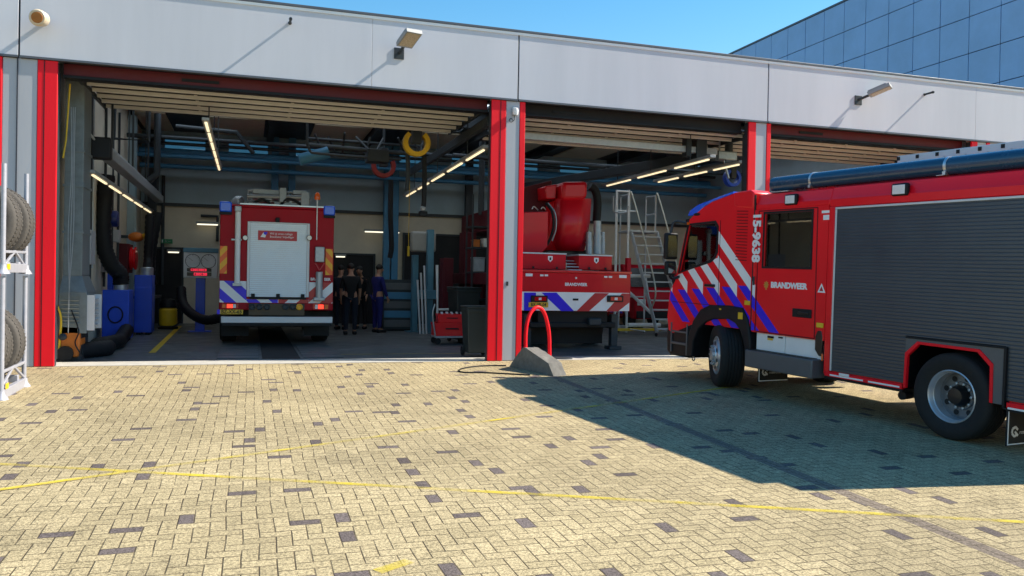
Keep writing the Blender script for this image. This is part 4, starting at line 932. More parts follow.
# roof gear : floodlight mast, folded ladder and hard suction
q = atY(236, 203, Y1+.3); A_('searchlight', MB().lathe([(.05, 0), (.14, .12), (.15, .22), (.13, .24), (0, .24)], (q.x-.1, Y1+.45, q.z+.02), (.9, -.4, 0), 18), 'steel')
gr = MB()
x0, x1, z0, z1 = rect(248, 191, 308, 211.5, Y1+.2)
for z in (z0+.06, z0+.22, z1-.12, z1-.02): gr.tube([(x0, Y1+.25, z), (x1, Y1+.25, z)], .028, 8)
for k in range(4): x = x0+(x1-x0)*k/3; gr.tube([(x, Y1+.25, z0), (x, Y1+.25, z1)], .022, 8)
gr.box(x0+.1, x0+.75, Y1+.2, Y1+2.5, z1-.08, z1+.02); gr.box(x0+.55, x0+1.05, Y1+.1, Y1+2.5, z0+.1, z0+.2); gr.box(x0+.2, x0+.5, Y1+.1, Y1+.4, z0+.24, z0+.34); gr.box(x0+.95, x0+1.25, Y1+.15, Y1+2.4, z1-.06, z1+.03)
for k in range(5): gr.bar((x0+.1+.27*k, Y1+.18, z0+.05), (x0+.3+.27*k, Y1+.2, z1-.1), .03, .03)
gr.tube([(x0-.02, Y1+.1, z0+.30), (x1+.02, Y1+.1, z0+.33)], .045, 10); gr.box(x0+.02, x0+.30, Y1+.02, Y1+.3, z0+.02, z0+.16); gr.box(x1-.16, x1+.02, Y1+.05, Y1+.2, z0+.05, z1-.02); gr.box(x0+.66, x0+.80, Y1+.05, Y1+.2, z0+.2, z1+.06)
A_('roof_rack', gr, mat('weathered_rack', (.26, .27, .28), .45, .5, var=.25, scale=9), bevel=.006)
A_('roof_hose', MB().tube(smooth_path([(x0+.05, Y1+.12, z0+.1), (x0+.3, Y1+.06, z0+.24), (x0+.6, Y1+.1, z0+.08), (x0+.85, Y1+.06, z0+.28), (x1-.05, Y1+.1, z0+.12)]), .03, 8), 'black')
for dx in (.96, 1.14): A_('hose_coupling', MB().lathe([(.05, 0), (.10, 0), (.10, .1), (.05, .1), (.05, 0)], (x0+dx, Y1+.15, z0+.17), (0, 1, 0), 18), 'steel')
# wheels in the shade
for sx in (bx0+.02, bx1-.02):
    for yy in (Y1+1.5, Y1+5.3):
        w = MB().lathe(tyre_prof(.5, .3, .3), (0, 0, 0), (0, 1, 0), 40); o = w.build('wheel', 'rubber', t1); sgn = -1 if sx < .5 else 1
        o.data.transform(Matrix.Translation((sx, yy, .5)) @ Matrix.Rotation(-PI/2*sgn, 4, 'Z'))
        h_ = MB().lathe([(.3, -.05), (.28, -.1), (0, -.1)], (0, 0, 0), (0, 1, 0), 24).build('rim', 'rim', o); h_.data.transform(Matrix.Translation((sx, yy, .5)) @ Matrix.Rotation(-PI/2*sgn, 4, 'Z'))
A_('rear_axle', MB().box(bx0+.3, bx1-.3, Y1+1.4, Y1+1.6, .42, .6), 'black')
rebase(t1)

# ------------------------------------------------------------------ ladder truck in the middle bay, seen from behind
Y2 = 2.05
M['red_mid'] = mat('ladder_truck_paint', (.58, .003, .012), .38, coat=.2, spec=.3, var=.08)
t2 = thing('ladder_truck', 'red ladder truck in the second bay with a large red boom base and chevron tailboard', 'fire engine', (7.0, Y2, 0), group='fire engines')
def B2(name, mb, m, par=t2, **k): return mb.build(name, m, par, **k)
lx, rx = 2*atY(576, 290, Y2).x-atY(630.5, 290, Y2).x, atY(630.5, 290, Y2).x
zb, zt2 = atY(580, 311, Y2).z, atY(580, 271, Y2).z
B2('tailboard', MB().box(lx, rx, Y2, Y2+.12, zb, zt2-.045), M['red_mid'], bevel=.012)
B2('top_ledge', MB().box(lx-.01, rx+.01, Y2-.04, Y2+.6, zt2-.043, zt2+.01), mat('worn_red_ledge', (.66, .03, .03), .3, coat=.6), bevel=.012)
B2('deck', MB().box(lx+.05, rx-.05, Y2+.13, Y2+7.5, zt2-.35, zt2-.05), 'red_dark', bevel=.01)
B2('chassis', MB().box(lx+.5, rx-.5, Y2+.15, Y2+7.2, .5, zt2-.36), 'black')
zc = atY(576, 292.3, Y2).z
B2('chevron_board', MB().box(lx+.03, rx-.03, Y2-.012, Y2-.001, zb+.005, zc), 'white_film')
def ptri(pts, m, ex, name='chevron'): B2(name, ppoly(MB(), pts, Y2-.012-ex, ex-.001), m, smooth=False)
ptri([(524, 292.6), (536, 292.6), (536, 310.5), (524, 310.5)], 'blue_film', .003, 'blue_chevron')
ptri([(541.5, 292.6), (556.5, 292.6), (574, 311), (561, 311)], 'blue_film', .003, 'blue_chevron')
ptri([(595, 293), (609, 293.3), (589, 311.2), (576.5, 311.2)], 'red_film', .003, 'red_chevron')
ptri([(622, 293.5), (630, 293.5), (630, 302), (618, 311.5), (606, 311.5)], 'red_film', .003, 'red_chevron')
a, b, c, d = rect(570, 292.6, 595, 297, Y2)
for px0, px1 in ((530.5, 547), (606.5, 622.5)):
    a, b, c, d = rect(px0, 295.5, px1, 302, Y2); lp = B2('tail_lamp', MB().box(a, b, Y2-.05, Y2-.0165, c, d), 'black', bevel=.01)
    B2('lamp_lens', MB().box(a+.08, b-.04, Y2-.058, Y2-.051, c+.03, d-.03), 'tail', lp); B2('lamp_lens', MB().box(a+.17, b-.15, Y2-.064, Y2-.0585, c+.045, d-.045), 'clear', lp)
a, b, c, d = rect(528.2, 302.2, 547.7, 307.2, Y2); pl = B2('number_plate', MB().box(a, b, Y2-.035, Y2-.0165, c, d), 'plate')
text('BX-VR-04', .10, 'dark', 'plate_lettering', pl, frame(((a+b)/2, Y2-.0365, (c+d)/2), (1, 0, 0), (0, 0, 1)), bold=.002, xs=.86)
q = atY(576, 284.6, Y2); text('BRANDWEER', .095, 'white_film', 'rear_lettering', t2, frame((q.x, Y2-.003, q.z), (1, 0, 0), (0, 0, 1)), bold=.003, xs=.92)
q = atY(576, 278, Y2); B2('reflector', MB().lathe([(0, .02), (.02, .02), (.025, 0)], (q.x, Y2, q.z), (0, -1, 0), 12), 'white_film')
for x0, x1, y0, y1, m in ((619, 626.5, 275, 278, 'white_film'), (604, 607.3, 276, 277.8, 'white_film'), (608.5, 612, 276, 277.8, 'white_film'), (525.5, 532.5, 273.5, 276.3, 'white_film'), (540, 543.5, 274.4, 276.3, 'white_film'), (544.5, 548, 274.4, 276.3, 'white_film')):
    a, b, c, d = rect(x0, y0, x1, y1, Y2); B2('marker_light', MB().box(a, b, Y2-.012, Y2-.001, c, d), m, bevel=.003)
q = rect(572.5, 298.5, 578, 300.5, Y2); B2('catch', MB().box(q[0], q[1], Y2-.025, Y2-.0165, q[2], q[3]), 'black')
# underrun parts
B2('underrun_bar', MB().box(lx+.3, rx-.3, Y2+.1, Y2+.25, .50, .62), 'black', bevel=.02)
B2('underside_shade_sheet', MB().box(lx+.12, rx-.45, Y2+.5, Y2+.52, .12, .86), 'rubber')  # black sheet added to stand for the shadow under the tail
B2('tow_coupling', MB().box(7.2, 7.5, Y2+.02, Y2+.3, .55, .72), 'dark_steel', bevel=.03)
B2('stabiliser_leg', MB().box(rx-.36, rx-.2, Y2+.2, Y2+.36, .08, .8).box(rx-.42, rx-.12, Y2+.15, Y2+.45, .004, .08), 'dark_steel', bevel=.01)
B2('stabiliser_leg', MB().box(lx+.2, lx+.36, Y2+.2, Y2+.36, .08, .8).box(lx+.12, lx+.42, Y2+.15, Y2+.45, .004, .08), 'dark_steel', bevel=.01)
for sx in (lx+.03, rx-.03):
    for yy in (Y2+1.9, Y2+6.0):
        w = MB().lathe(tyre_prof(.5, .3, .3), (0, 0, 0), (0, 1, 0), 40); o = w.build('wheel', 'rubber', t2); sgn = -1 if sx < 7 else 1
        o.data.transform(Matrix.Translation((sx, yy, .5)) @ Matrix.Rotation(-PI/2*sgn, 4, 'Z'))
# the two red boxes with crests, steps between
for x0, x1, ya, yb in ((519, 566, 254, 269.3), (579, 612, 256, 270)):
    a, b, c, d = rect(x0, ya, x1, yb, Y2+.15); bx = B2('deck_box', MB().box(a, b, Y2+.15, Y2+.9, c, d), M['red_mid'], bevel=.012)
    B2('box_lid', MB().box(a-.01, b+.01, Y2+.14, Y2+.91, d+.001, d+.03), 'alu_matte', bx)
    xm = a+(b-a)*(.66 if x0 < 550 else .52); zm = d-.10
    cr = MB().prism([(xm-.055, zm+.06), (xm+.055, zm+.06), (xm+.055, zm-.02), (xm, zm-.07), (xm-.055, zm-.02)], XZ(Y2+.15), -.006, -.001); B2('crest', cr, 'white_film', bx)
    B2('crest_mark', MB().box(xm-.02, xm+.02, Y2+.141, Y2+.1435, zm-.03, zm+.03), 'dark_steel', bx)
    for k in (.3, .8): B2('box_catch', MB().box(a+(b-a)*k-.02, a+(b-a)*k+.02, Y2+.125, Y2+.149, c+.01, c+.06), 'black', bx)
x0, x1, z0, z1 = rect(567, 262, 580, 270, Y2+.1)
st_ = MB()
for k in range(4): st_.box(x0, x1+.02, Y2+.02+k*.14, Y2+.12+k*.14, zt2+.012+k*.07, zt2+.03+k*.07)
B2('deck_step', st_, 'alu_matte', bevel=.004)
# boom base: curved red housing, seen from the back
Yt = 3.3
def tpoly(name, pts, d, m, dy=0., bev=.03, par=t2): return B2(name, ppoly(MB(), pts, Yt+dy, d), m, par, bevel=bev)
hp_ = [(553, 201), (591, 199.5), (590.5, 222), (587.5, 236), (585, 251), (555, 250.5), (549, 236)]
tur = tpoly('boom_base', hp_, 1.2, 'red')
# lower half leans back under the break line, modelled as two facets proud of the base
def facet(name, q, m):  # q: list of (px, py, Y)
    v = [atY(x, y, Yy) for x, y, Yy in q]; return MB().add(v, [tuple(range(len(v)))])
rows = [(198.5, 555, 591, 3.02), (204, 554.5, 591, 2.93), (213, 553.8, 590.5, 2.84), (221, 554, 589.8, 2.80), (230, 553, 588.6, 2.80), (238, 553.2, 587.2, 2.88), (245, 554.5, 585.8, 3.0), (250.5, 556.5, 584, 3.2)]
cols = 9; f = MB(); vs = []
for (y, xa, xb, Yr) in rows:
    for c in range(cols):
        t = c/(cols-1); e = abs(2*t-1)**4; vs.append(atY(xa+(xb-xa)*t, y, Yr+(3.30-Yr)*e*.75))
f.add(vs, [(r_*cols+c, r_*cols+c+1, (r_+1)*cols+c+1, (r_+1)*cols+c) for r_ in range(len(rows)-1) for c in range(cols-1)])
back = [atY(q[0], q[1], 3.31) for q in ((560, 200.5), (590.5, 200.5), (584, 250.5), (556.5, 250.5))]
B2('boom_cover', f, M['red_mid'], tur, angle=60, fix=True)
tpoly('boom_cap', [(563, 181.5), (588.5, 181), (588, 197.5), (583, 200), (561.5, 200)], .8, M['red_mid'], -.35, .09, tur)
tpoly('boom_side', [(545, 186), (557, 184), (556, 199), (546, 199)], .7, M['red_mid'], -.1, .03, tur)
tpoly('boom_arm', [(521, 188), (552, 180), (553, 200), (551, 225), (521, 226)], 1.0, 'red_dark', .45, .03, tur)
tpoly('turret', [(548, 250), (590, 250), (596, 262), (540, 262)], 1.4, 'blacksatin', .1, .02)
tpoly('control_box', [(523.5, 212), (548.5, 211.5), (547.5, 247), (541, 254), (521, 254)], .35, M['red_mid'], -.9, .02)
B2('basket_rail', MB().tube(smooth_path([atY(532, 209, 2.5), atY(534, 206.5, 2.5), atY(538, 210, 2.5)]), .012, 6).tube(smooth_path([atY(541, 209, 2.5), atY(543, 207, 2.5), atY(546, 210, 2.5)]), .012, 6), 'alu')
B2('hydraulic_hose', MB().tube(smooth_path([atY(546, 203, 2.8), atY(552, 212, 2.7), atY(553.5, 226, 2.7), atY(550, 239, 2.75), atY(545, 247, 2.8)]), .03, 10), 'black')
B2('hydraulic_hose', MB().tube(smooth_path([atY(548, 203, 2.8), atY(555, 213, 2.72), atY(556, 228, 2.72), atY(552, 241, 2.78)]), .018, 8), 'steel')
B2('cable_guide', MB().tube(smooth_path([atY(590, 186, 3.5), atY(595, 190, 3.5), atY(597.5, 202, 3.5), atY(596.5, 222, 3.5)]), .10, 12), 'black')
for px, y0, y1, r in ((597.5, 221, 254, .10), (589, 232, 254, .075), (603, 232, 254, .05)):
    a, b = atY(px, y0, 3.0), atY(px, y1, 3.0); B2('hydraulic_cylinder', MB().lathe([(0, 0), (r, 0), (r, (a-b).length*.5), (r*1.12, (a-b).length*.5), (r*1.12, (a-b).length*.56), (r*.9, (a-b).length*.56), (r*.9, (a-b).length), (0, (a-b).length)], b, a-b, 18), 'steel')
B2('ladder_boom', MB().box(6.3, 7.7, Yt+1.3, Yt+7, 2.9, 3.5), 'red_dark', bevel=.02)
B2('corner_post', MB().box(rx-.10, rx, Y2-.01, Y2+.11, zt2+.012, zt2+.32), 'red_in', bevel=.01)
rebase(t2)

# ------------------------------------------------------------------ concrete block, red hoop, hose on the paving
a, b = apr(508.5, 366.5), apr(554, 376.5); d = (b-a); L = d.length; dx = d.normalized(); pr_ = Vector((-dx.y, dx.x, 0)).normalized()
blk = MB().prism([(0, -.02), (L*.31, .385), (L*.40, .385), (L*.88, .20), (L*1.0, -.02)], lambda u, v, w: a+dx*u+Vector((0, 0, v))+pr_*w, 0, .27).build('ramp_block', 'concrete', None, bevel=.02)
bmb = bmesh.new(); bmb.from_mesh(blk.data); bmesh.ops.triangulate(bmb, faces=bmb.faces); bmesh.ops.subdivide_edges(bmb, edges=bmb.edges, cuts=9, use_grid_fill=True)
from mathutils import noise
for v in bmb.verts:
    if v.co.z > -.03: q = v.co*7; v.co += v.normal*(.012*noise.noise(q)+.008*noise.noise(q*4)-(.03*max(0, noise.noise(q*.8+Vector((3, 1, 2)))-.35)))
bmb.to_mesh(blk.data); bmb.free()
tag(blk, 'grey wedge shaped concrete block lying in front of the middle pillar beside the red hoop', 'concrete block')
hp = thing('hoop_barrier', 'red arched steel tube hoop guarding the middle pillar behind the concrete block', 'barrier', (5.25, .1, 0))
pts = [(525.6, 357.5, .22), (525.6, 335, .22), (527.5, 321, .24), (531.5, 311.5, .28), (537.5, 307.3, .32), (543, 311, .36), (546.8, 321, .4), (549.2, 336, .42), (549.6, 357.6, .42)]
pth = smooth_path([atY(*p) for p in pts], 6); pth[-1].z = .006; pth[0].z = .006
MB().tube(pth, .037, 14).build('hoop_tube', 'red_dull', hp)
MB().lathe([(0, .012), (.085, .012), (.09, 0)], (pth[-1].x, pth[-1].y, .006), (0, 0, 1), 16).build('base_plate', 'red_dull', hp); MB().lathe([(0, .012), (.085, .012), (.09, 0)], (pth[0].x, pth[0].y, .006), (0, 0, 1), 16).build('base_plate', 'red_dull', hp)
rebase(hp)
mh = MB().lathe([(0, .012), (.22, .012), (.23, .004), (.23, 0)], tuple(atZ(561, 358.3, .005)), (0, 0, 1), 24).build('floor_cover', 'dark_steel'); tag(mh, 'round dark metal cover set in the pale floor strip right of the red hoop', 'manhole cover')
hs = MB().tube([v+Vector((0, 0, .012)) for v in smooth_path([apr(*p) for p in ((506, 366.3), (492, 366.2), (476, 367), (463, 369), (459, 371.3), (464, 373), (482, 373.2), (505, 374.3), (530, 375.7))], 8)], .012, 8).build('ground_cable', 'black')
tag(hs, 'thin black cable looped on the paving left of the concrete block', 'cable')

# ------------------------------------------------------------------ tyre rack at the left edge
def zg(y): return y*SL
rk = thing('tyre_rack', 'two tier zinc stacking rack loaded with tyres at the left edge of the photo', 'rack', (-3.9, -2.7, zg(-2.7)))
xr, xl, ya, yb = -2.92, -4.9, -2.12, -3.20
z1b = 1.50
for x in (xr, xl):
    for y in (ya, yb):
        z0 = zg(y)
        for zz, top in ((z0, 1.46), (1.485, 2.85)):
            MB().tube([(x, y, zz+.03), (x, y, top)], .030, 14).build('rack_post', 'cage_purple', rk)
            MB().lathe([(.085, 0), (.08, .012), (.045, .07), (.042, .12)], (x, y, zz), (0, 0, 1), 14).build('post_foot', 'cage_purple', rk)
for k, zz in enumerate((.06, 1.56)):
    for x in (xr, xl):
        e = MB()
        e.bar((x, ya, zz+zg(ya)*(1-k)), (x, yb, zz+zg(yb)*(1-k)), .06, .12); e.bar((x, ya, zz+.22), (x, yb, zz+.20), .035, .035)
        e.bar((x, ya-.02, zz+.02), (x, (ya+yb)/2, zz+.22), .03, .03); e.bar((x, yb+.02, zz+.02), (x, (ya+yb)/2, zz+.22), .03, .03)
        e.build('end_frame', 'cage_purple', rk, bevel=.006)
    for y in (ya-.28, yb+.28):
        MB().bar((xr, y, zz+.03), (xl, y, zz+.03), .08, .10).build('long_beam', 'cage_purple', rk, bevel=.006)
    MB().box(xr+.031, xr+.034, yb+.06, yb+.2, zz-.02, zz+.05).build('yellow_label', 'yellow', rk)
rebase(rk)
ty0 = None
spots = [(-3.38, -2.98, .575, 'dusty truck tyre, the near one on the lower tier of the zinc rack'), (-3.35, -2.48, .575, 'dusty truck tyre, the far one on the lower tier of the zinc rack'),
         (-3.29, -2.98, 2.15, 'dusty truck tyre, the near one on the upper tier of the zinc rack'), (-3.26, -2.48, 2.15, 'dusty truck tyre, the far one on the upper tier of the zinc rack')]
for i, (x, y, z, lab) in enumerate(spots):
    if ty0 is None:
        m = MB().lathe(tyre_prof(.50, .30, .30), (0, .15, 0), (0, 1, 0), 72)
        for q in range(60):
            aa = 2*PI*q/60; c, s_ = math.cos(aa), math.sin(aa)
            for y0, y1 in ((-.135, -.06), (.06, .135)): m.bar((c*.497, y0, s_*.497), (c*.497, y1, s_*.497), .022, .016, up=(c, 0, s_))
        m.lathe([(.30, -.15), (.285, -.1), (.285, .1), (.30, .15)], (0, 0, 0), (0, 1, 0), 48)
        o = m.build('truck_tyre', 'tyre_old', None, angle=50); ty0 = o
    else: o = ty0.copy(); COL.objects.link(o)
    o.location = (x, y, z); o.rotation_euler = (0, .3*i, 0); tag(o, lab, 'tyre', 'tyres on the rack')

# ------------------------------------------------------------------ left side of the garage
def W(name, label, cat, loc, group=None): return thing(name, label, cat, loc, group=group)
vd = W('ventilation_duct', 'tall square galvanised air duct with louvre grilles just inside the left bay', 'air duct', (-2.75, 1.3, 0))
a, b, _, _ = rect(64, 150, 83, 250, 1.0); z0 = atY(85, 276, 1.0).z; z1 = atY(85, 292, 1.0).z; zbm = atY(85, 333, 1.0).z
MB().box(a, b, 1.0, 1.7, z0, 5.6).build('duct_shaft', 'galv_duct', vd, bevel=.008)
for z in (2.2, 3.0, 3.6): MB().box(a-.02, b+.02, .98, 1.72, z, z+.04).build('flange', 'galv_duct', vd)
MB().add([(a, 1.0, z0), (b, 1.0, z0), (b, 1.7, z0), (a, 1.7, z0), (a-.04, .9, z1), (b+.1, .9, z1), (b+.1, 1.75, z1), (a-.04, 1.75, z1)], [(4, 5, 1, 0), (5, 6, 2, 1), (6, 7, 3, 2), (7, 4, 0, 3)]).build('duct_hopper', 'galv_duct', vd)
MB().box(a-.04, b+.1, .9, 1.75, zbm, z1-.001).build('duct_base', 'galv_duct', vd, bevel=.006)
g = MB()
for k in range(6): z = zbm+.22+k*.07; g.bar((a, .885, z), (a+.28, .885, z), .03, .012, up=(0, 1, .6))
g.box(a-.02, a+.30, .878, .898, zbm+.16, zbm+.18).box(a-.02, a+.30, .878, .898, zbm+.63, zbm+.65); g.build('grille', 'galv_duct', vd)
g = MB()
for k in range(6): z = zbm+.12+k*.09; g.box(b+.105, b+.18, .95, 1.6, z, z+.02)
g.box(b+.101, b+.22, .92, .96, zbm+.05, z1-.05).box(b+.101, b+.22, 1.6, 1.64, zbm+.05, z1-.05); g.build('grille', 'alu_matte', vd)
MB().box(a, b, 1.0, 1.65, .0, zbm-.002).build('plinth', 'dark_steel', vd)
rebase(vd)
st_ = MB().tube([atY(73, 113, 1.2), atY(98, 144, 1.9)], .022, 8).build('stay_rod', 'steel'); tag(st_, 'thin pale steel stay running down from the door to the exhaust rail', 'rod')
yc = MB().tube([atY(70, 84, .62), atY(66, 140, .62), atY(63, 158, .62)], .014, 8).build('yellow_cord', 'yellow'); tag(yc, 'yellow cord hanging beside the left red pillar inside the bay', 'cord')
cb = MB(); 
for k in range(3): cb.tube(smooth_path([(-2.9+.03*k, .62, 4.3), (-2.88+.02*k, .60, 3.2), (-2.92+.04*k, .62, 2.2), (-2.89, .6, 1.2), (-2.9, .62, .5)]), .006, 6)
tag(cb.build('cable_bundle', 'steel'), 'loose pale cables running down the wall behind the left red pillar', 'cables')
er = W('exhaust_rail', 'long grey exhaust extraction rail sloping away above the blue extraction units', 'exhaust rail', (-2.2, 2, 3.7))
p, q = atX(99, 149, -2.45), atX(158, 210, -2.45)
p = Vector((-2.62, 2.0, 3.78)); q = Vector((-2.62, 12.0, 3.78))
MB().bar(p, q, .22, .20).bar(p+Vector((0, 0, .14)), q+Vector((0, 0, .14)), .08, .10).build('rail_profile', 'steel', er, bevel=.015)
MB().box(-2.80, -2.46, 1.78, 2.02, 3.61, 4.01).build('end_cap', 'black', er, bevel=.03)
for y in (3, 6, 9, 11.5): MB().box(-2.64, -2.60, y, y+.04, 3.9, 6.0).build('hanger', 'dark_steel', er)
rebase(er)
# blue extraction units
def unit(px0, py0, px1, py1, Y, dep, label, coil):
    a, b, _, z1 = rect(px0, py0, px1, py1, Y)
    u = W('extraction_unit', label, 'extraction unit', ((a+b)/2, Y, 0), 'blue extraction units')
    c = MB().box(a, b, Y, Y+dep, .06, z1).build('cabinet', 'blue', u, bevel=.012)
    MB().box(a+.04, b-.04, Y-.012, Y-.001, .12, z1-.3).build('door_panel', 'blue', c, bevel=.006)
    MB().lathe([(.15, 0), (.15, .18), (.13, .2)], ((a+b)/2+.05, Y+dep/2, z1), (0, 0, 1), 20).build('outlet_collar', 'steel', u)
    for xa_ in (a+.05, b-.15):
        for ya_ in (Y+.05, Y+dep-.15): MB().box(xa_, xa_+.1, ya_, ya_+.1, 0, .06).build('caster', 'black', u)
    if coil: MB().tube([((a+b)/2+.0+.15*math.cos(t*.5), Y-.03-.003*t*.2, z1-.55+.18*math.sin(t*.5)) for t in range(26)], .014, 6).build('cable_coil', 'black', u)
    rebase(u); return (a+b)/2+.05, Y+dep/2, z1
u1 = unit(102, 290, 129, 342, 5.3, .75, 'blue cabinet extraction unit with a coiled black cable standing nearest the bay opening', True)
u2 = unit(134, 275, 152, 333, 7.6, .6, 'darker blue tall extraction unit standing behind the coiled cable unit', False)
u3 = unit(95, 270, 112, 332, 6.9, .6, 'blue cabinet half hidden behind the galvanised duct', False)
def hose(name, label, pts, r, m='black', ribs=True, group=None, cat='hose'):
    P_ = smooth_path(pts, 10); rr = [r*(1+(.07 if (i % 2) else -.03)) for i in range(len(P_))] if ribs else r
    o = MB().tube(P_, rr, 14).build(name, m, None, angle=60); tag(o, label, cat, group); return o
hose('exhaust_hose', 'thick black hose dropping from above into the blue unit with the coiled cable', [atY(107, 175, 5.4), atY(103, 215, 5.4), atY(104, 245, 5.45), atY(111, 264, 5.55), (u1[0]-.02, 5.66, u1[2]+.35), (u1[0], u1[1], u1[2]+.12)], .17, group='black exhaust hoses')
hose('exhaust_hose', 'thick black hose lying on the floor from the blue unit to the duct', [atY(127, 325, 5.1)+Vector((0, 0, -.1)), atY(120, 340, 4.3), (-2.55, 3.3, .15), (-2.75, 2.5, .14), (-2.5, 2.0, .14), (-2.72, 1.5, .14), (-2.98, 1.15, .14)], .14, group='black exhaust hoses')
hose('exhaust_hose', 'black hose hanging from the rail beside the brake tester post', [atY(158, 212, 9.5), atY(152, 245, 9.5), atY(150, 270, 9.5), atY(152, 285, 9.5)], .13, group='black exhaust hoses')
hose('exhaust_hose', 'black hose sagging under the brake tester towards the parked fire engine', [atY(181, 288, 8.5), atY(183, 303, 8.3), atY(192, 314, 8.0), atY(206, 320, 7.6), atY(224, 317, 7.3)], .12, group='black exhaust hoses')
hose('exhaust_hose', 'dark ribbed hose behind the blue unit nearest the duct', [atY(150, 215, 8.4), atY(149, 240, 8.4), atY(148, 262, 8.4), (u2[0], u2[1], u2[2]+.1)], .11, group='black exhaust hoses')
# orange pressure washer behind the left pillar
pw = W('pressure_washer', 'orange and white pressure washer with black wheels just inside the left red pillar', 'pressure washer', (-2.8, .95, 0))
a, b, z0, z1 = rect(58, 325, 79, 354, .9)
MB().prism([(a, .10), (b-.02, .06), (b+.02, .3), (b, z1-.02), (a, z1)], XZ(.9), 0, .5).build('body', 'orange', pw, bevel=.03)
MB().prism([(a, z1+.002), (b-.02, z1-.016), (b-.06, z1+.22), (a+.1, z1+.27), (a, z1+.24)], XZ(.92), 0, .45).build('hood', 'white', pw, bevel=.03)
MB().tube(smooth_path([(a+.02, .88, .2), (a+.05, .86, z1+.1), (a-.02, .86, z1+.35)]), .018, 8).build('handle', 'yellow', pw)
MB().lathe([(0, 0), (.11, 0), (.13, .02), (.13, .08), (0, .08)], (a+.12, .89, .135), (0, -1, 0), 20).build('wheel', 'black', pw)
MB().lathe([(0, 0), (.11, 0), (.13, .02), (.13, .08), (0, .08)], (b-.06, 1.48, .135), (0, -1, 0), 20).build('wheel', 'black', pw)
MB().lathe([(0, 0), (.06, 0), (.06, .06), (.02, .1), (0, .1)], (a+.08, .89, .42), (0, -1, 0), 14).build('connector', 'dark_steel', pw)
MB().tube(smooth_path([(a+.2, .9, z1+.25), (b-.1, .88, z1+.2), (b+.0, .86, z1-.1), (b-.05, .86, .3), (b+.1, .8, .05)]), .012, 6).build('power_lead', 'black', pw)
rebase(pw)
# wall fittings
X = -3.25
p = atY(96, 208, 4.5); o = MB().lathe([(0, 0), (.17, 0), (.19, .03), (.19, .25), (.17, .28), (0, .28)], (-3.24, 6.4, p.z-.1), (1, 0, 0), 24).build('drum_reel', mat('navy_enamel', (.006, .02, .16), .4)); tag(o, 'round blue drum reel fixed high on the left wall by the duct', 'reel')
fr_ = W('fire_hose_reel', 'dark red wall cabinet with a hose reel behind the blue extraction units', 'hose reel', (-3.2, 8.6, 1.9))
MB().box(-3.24, -2.98, 8.3, 9.2, 1.55, 2.3).build('cabinet', 'red_dark', fr_, bevel=.015); MB().lathe([(0, 0), (.30, 0), (.30, .04), (.25, .05), (.25, .09), (.30, .1), (.30, .14), (0, .14)], (-2.979, 8.75, 1.93), (1, 0, 0), 24).build('reel', 'red', fr_); rebase(fr_)
p = atY(136, 237, 9); sl = W('warning_horn', 'orange yellow horn lamp on the left wall above the blue units', 'warning lamp', p); 
MB().ell((0, 0, 0), .20, .16, .13).build('cap', 'orange', sl); MB().box(-.4, -.15, -.03, .03, -.04, .04).build('bracket', 'dark_steel', sl)
MB().lathe([(.05, 0), (.12, .14), (.125, .15)], (.15, 0, .02), (1, -.4, .1), 16).build('horn', 'yellow', sl)
a, b, c, d = rect(161, 239, 172.5, 243.5, 12.85); ex = W('exit_sign', 'small green emergency exit sign above the dark rear doorway on the left', 'sign', ((a+b)/2, 12.85, c))
MB().box(a, b, 12.85, 12.93, c, d).build('sign_box', 'green_sign', ex, bevel=.004)
m = MB(); w = b-a; h = d-c
m.box(a+w*.08, a+w*.16, 12.846, 12.849, c+h*.2, c+h*.8).bar((a+w*.35, 12.847, c+h*.25), (a+w*.45, 12.847, c+h*.6), .02, .003).bar((a+w*.45, 12.847, c+h*.6), (a+w*.38, 12.847, c+h*.75), .02, .003).bar((a+w*.45, 12.847, c+h*.5), (a+w*.55, 12.847, c+h*.25), .02, .003).bar((a+w*.62, 12.847, c+h*.5), (a+w*.85, 12.847, c+h*.5), .02, .003)
m.build('running_figure', 'white_film', ex); rebase(ex)
# brake tester
Yb = 8.8
a, b, c, d = rect(183.5, 252.5, 217.5, 278, Yb); bt = W('brake_tester', 'brake tester display with round dials and red lit digits on a blue post', 'display', ((a+b)/2, Yb+.2, 0))
case = MB().box(a, b, Yb, Yb+.3, c, d).build('case', mat('pale_grey_enamel', (.66, .69, .70), .5), bt, bevel=.012)
e0 = atY(200, 248, Yb).z; MB().box(a-.01, b+.01, Yb-.02, Yb+.31, d+.001, e0).build('blue_hood', 'lift_blue', case, bevel=.01)
for u in (.27, .73):
    m = MB(); cx, cz = a+(b-a)*u, c+(d-c)*.66; rr = (d-c)*.27
    m.tube([(cx+rr*math.cos(t*PI/16), Yb-.006, cz+rr*math.sin(t*PI/16)) for t in range(33)], .007, 6); m.bar((cx, Yb-.008, cz), (cx-rr*.6, Yb-.008, cz+rr*.5), .012, .006)
    for t in range(9): aa = PI*(-.1+1.2*t/8); m.bar((cx+rr*.8*math.cos(aa), Yb-.007, cz+rr*.8*math.sin(aa)), (cx+rr*.95*math.cos(aa), Yb-.007, cz+rr*.95*math.sin(aa)), .012, .004)
    m.build('dial', 'dark_steel', case)
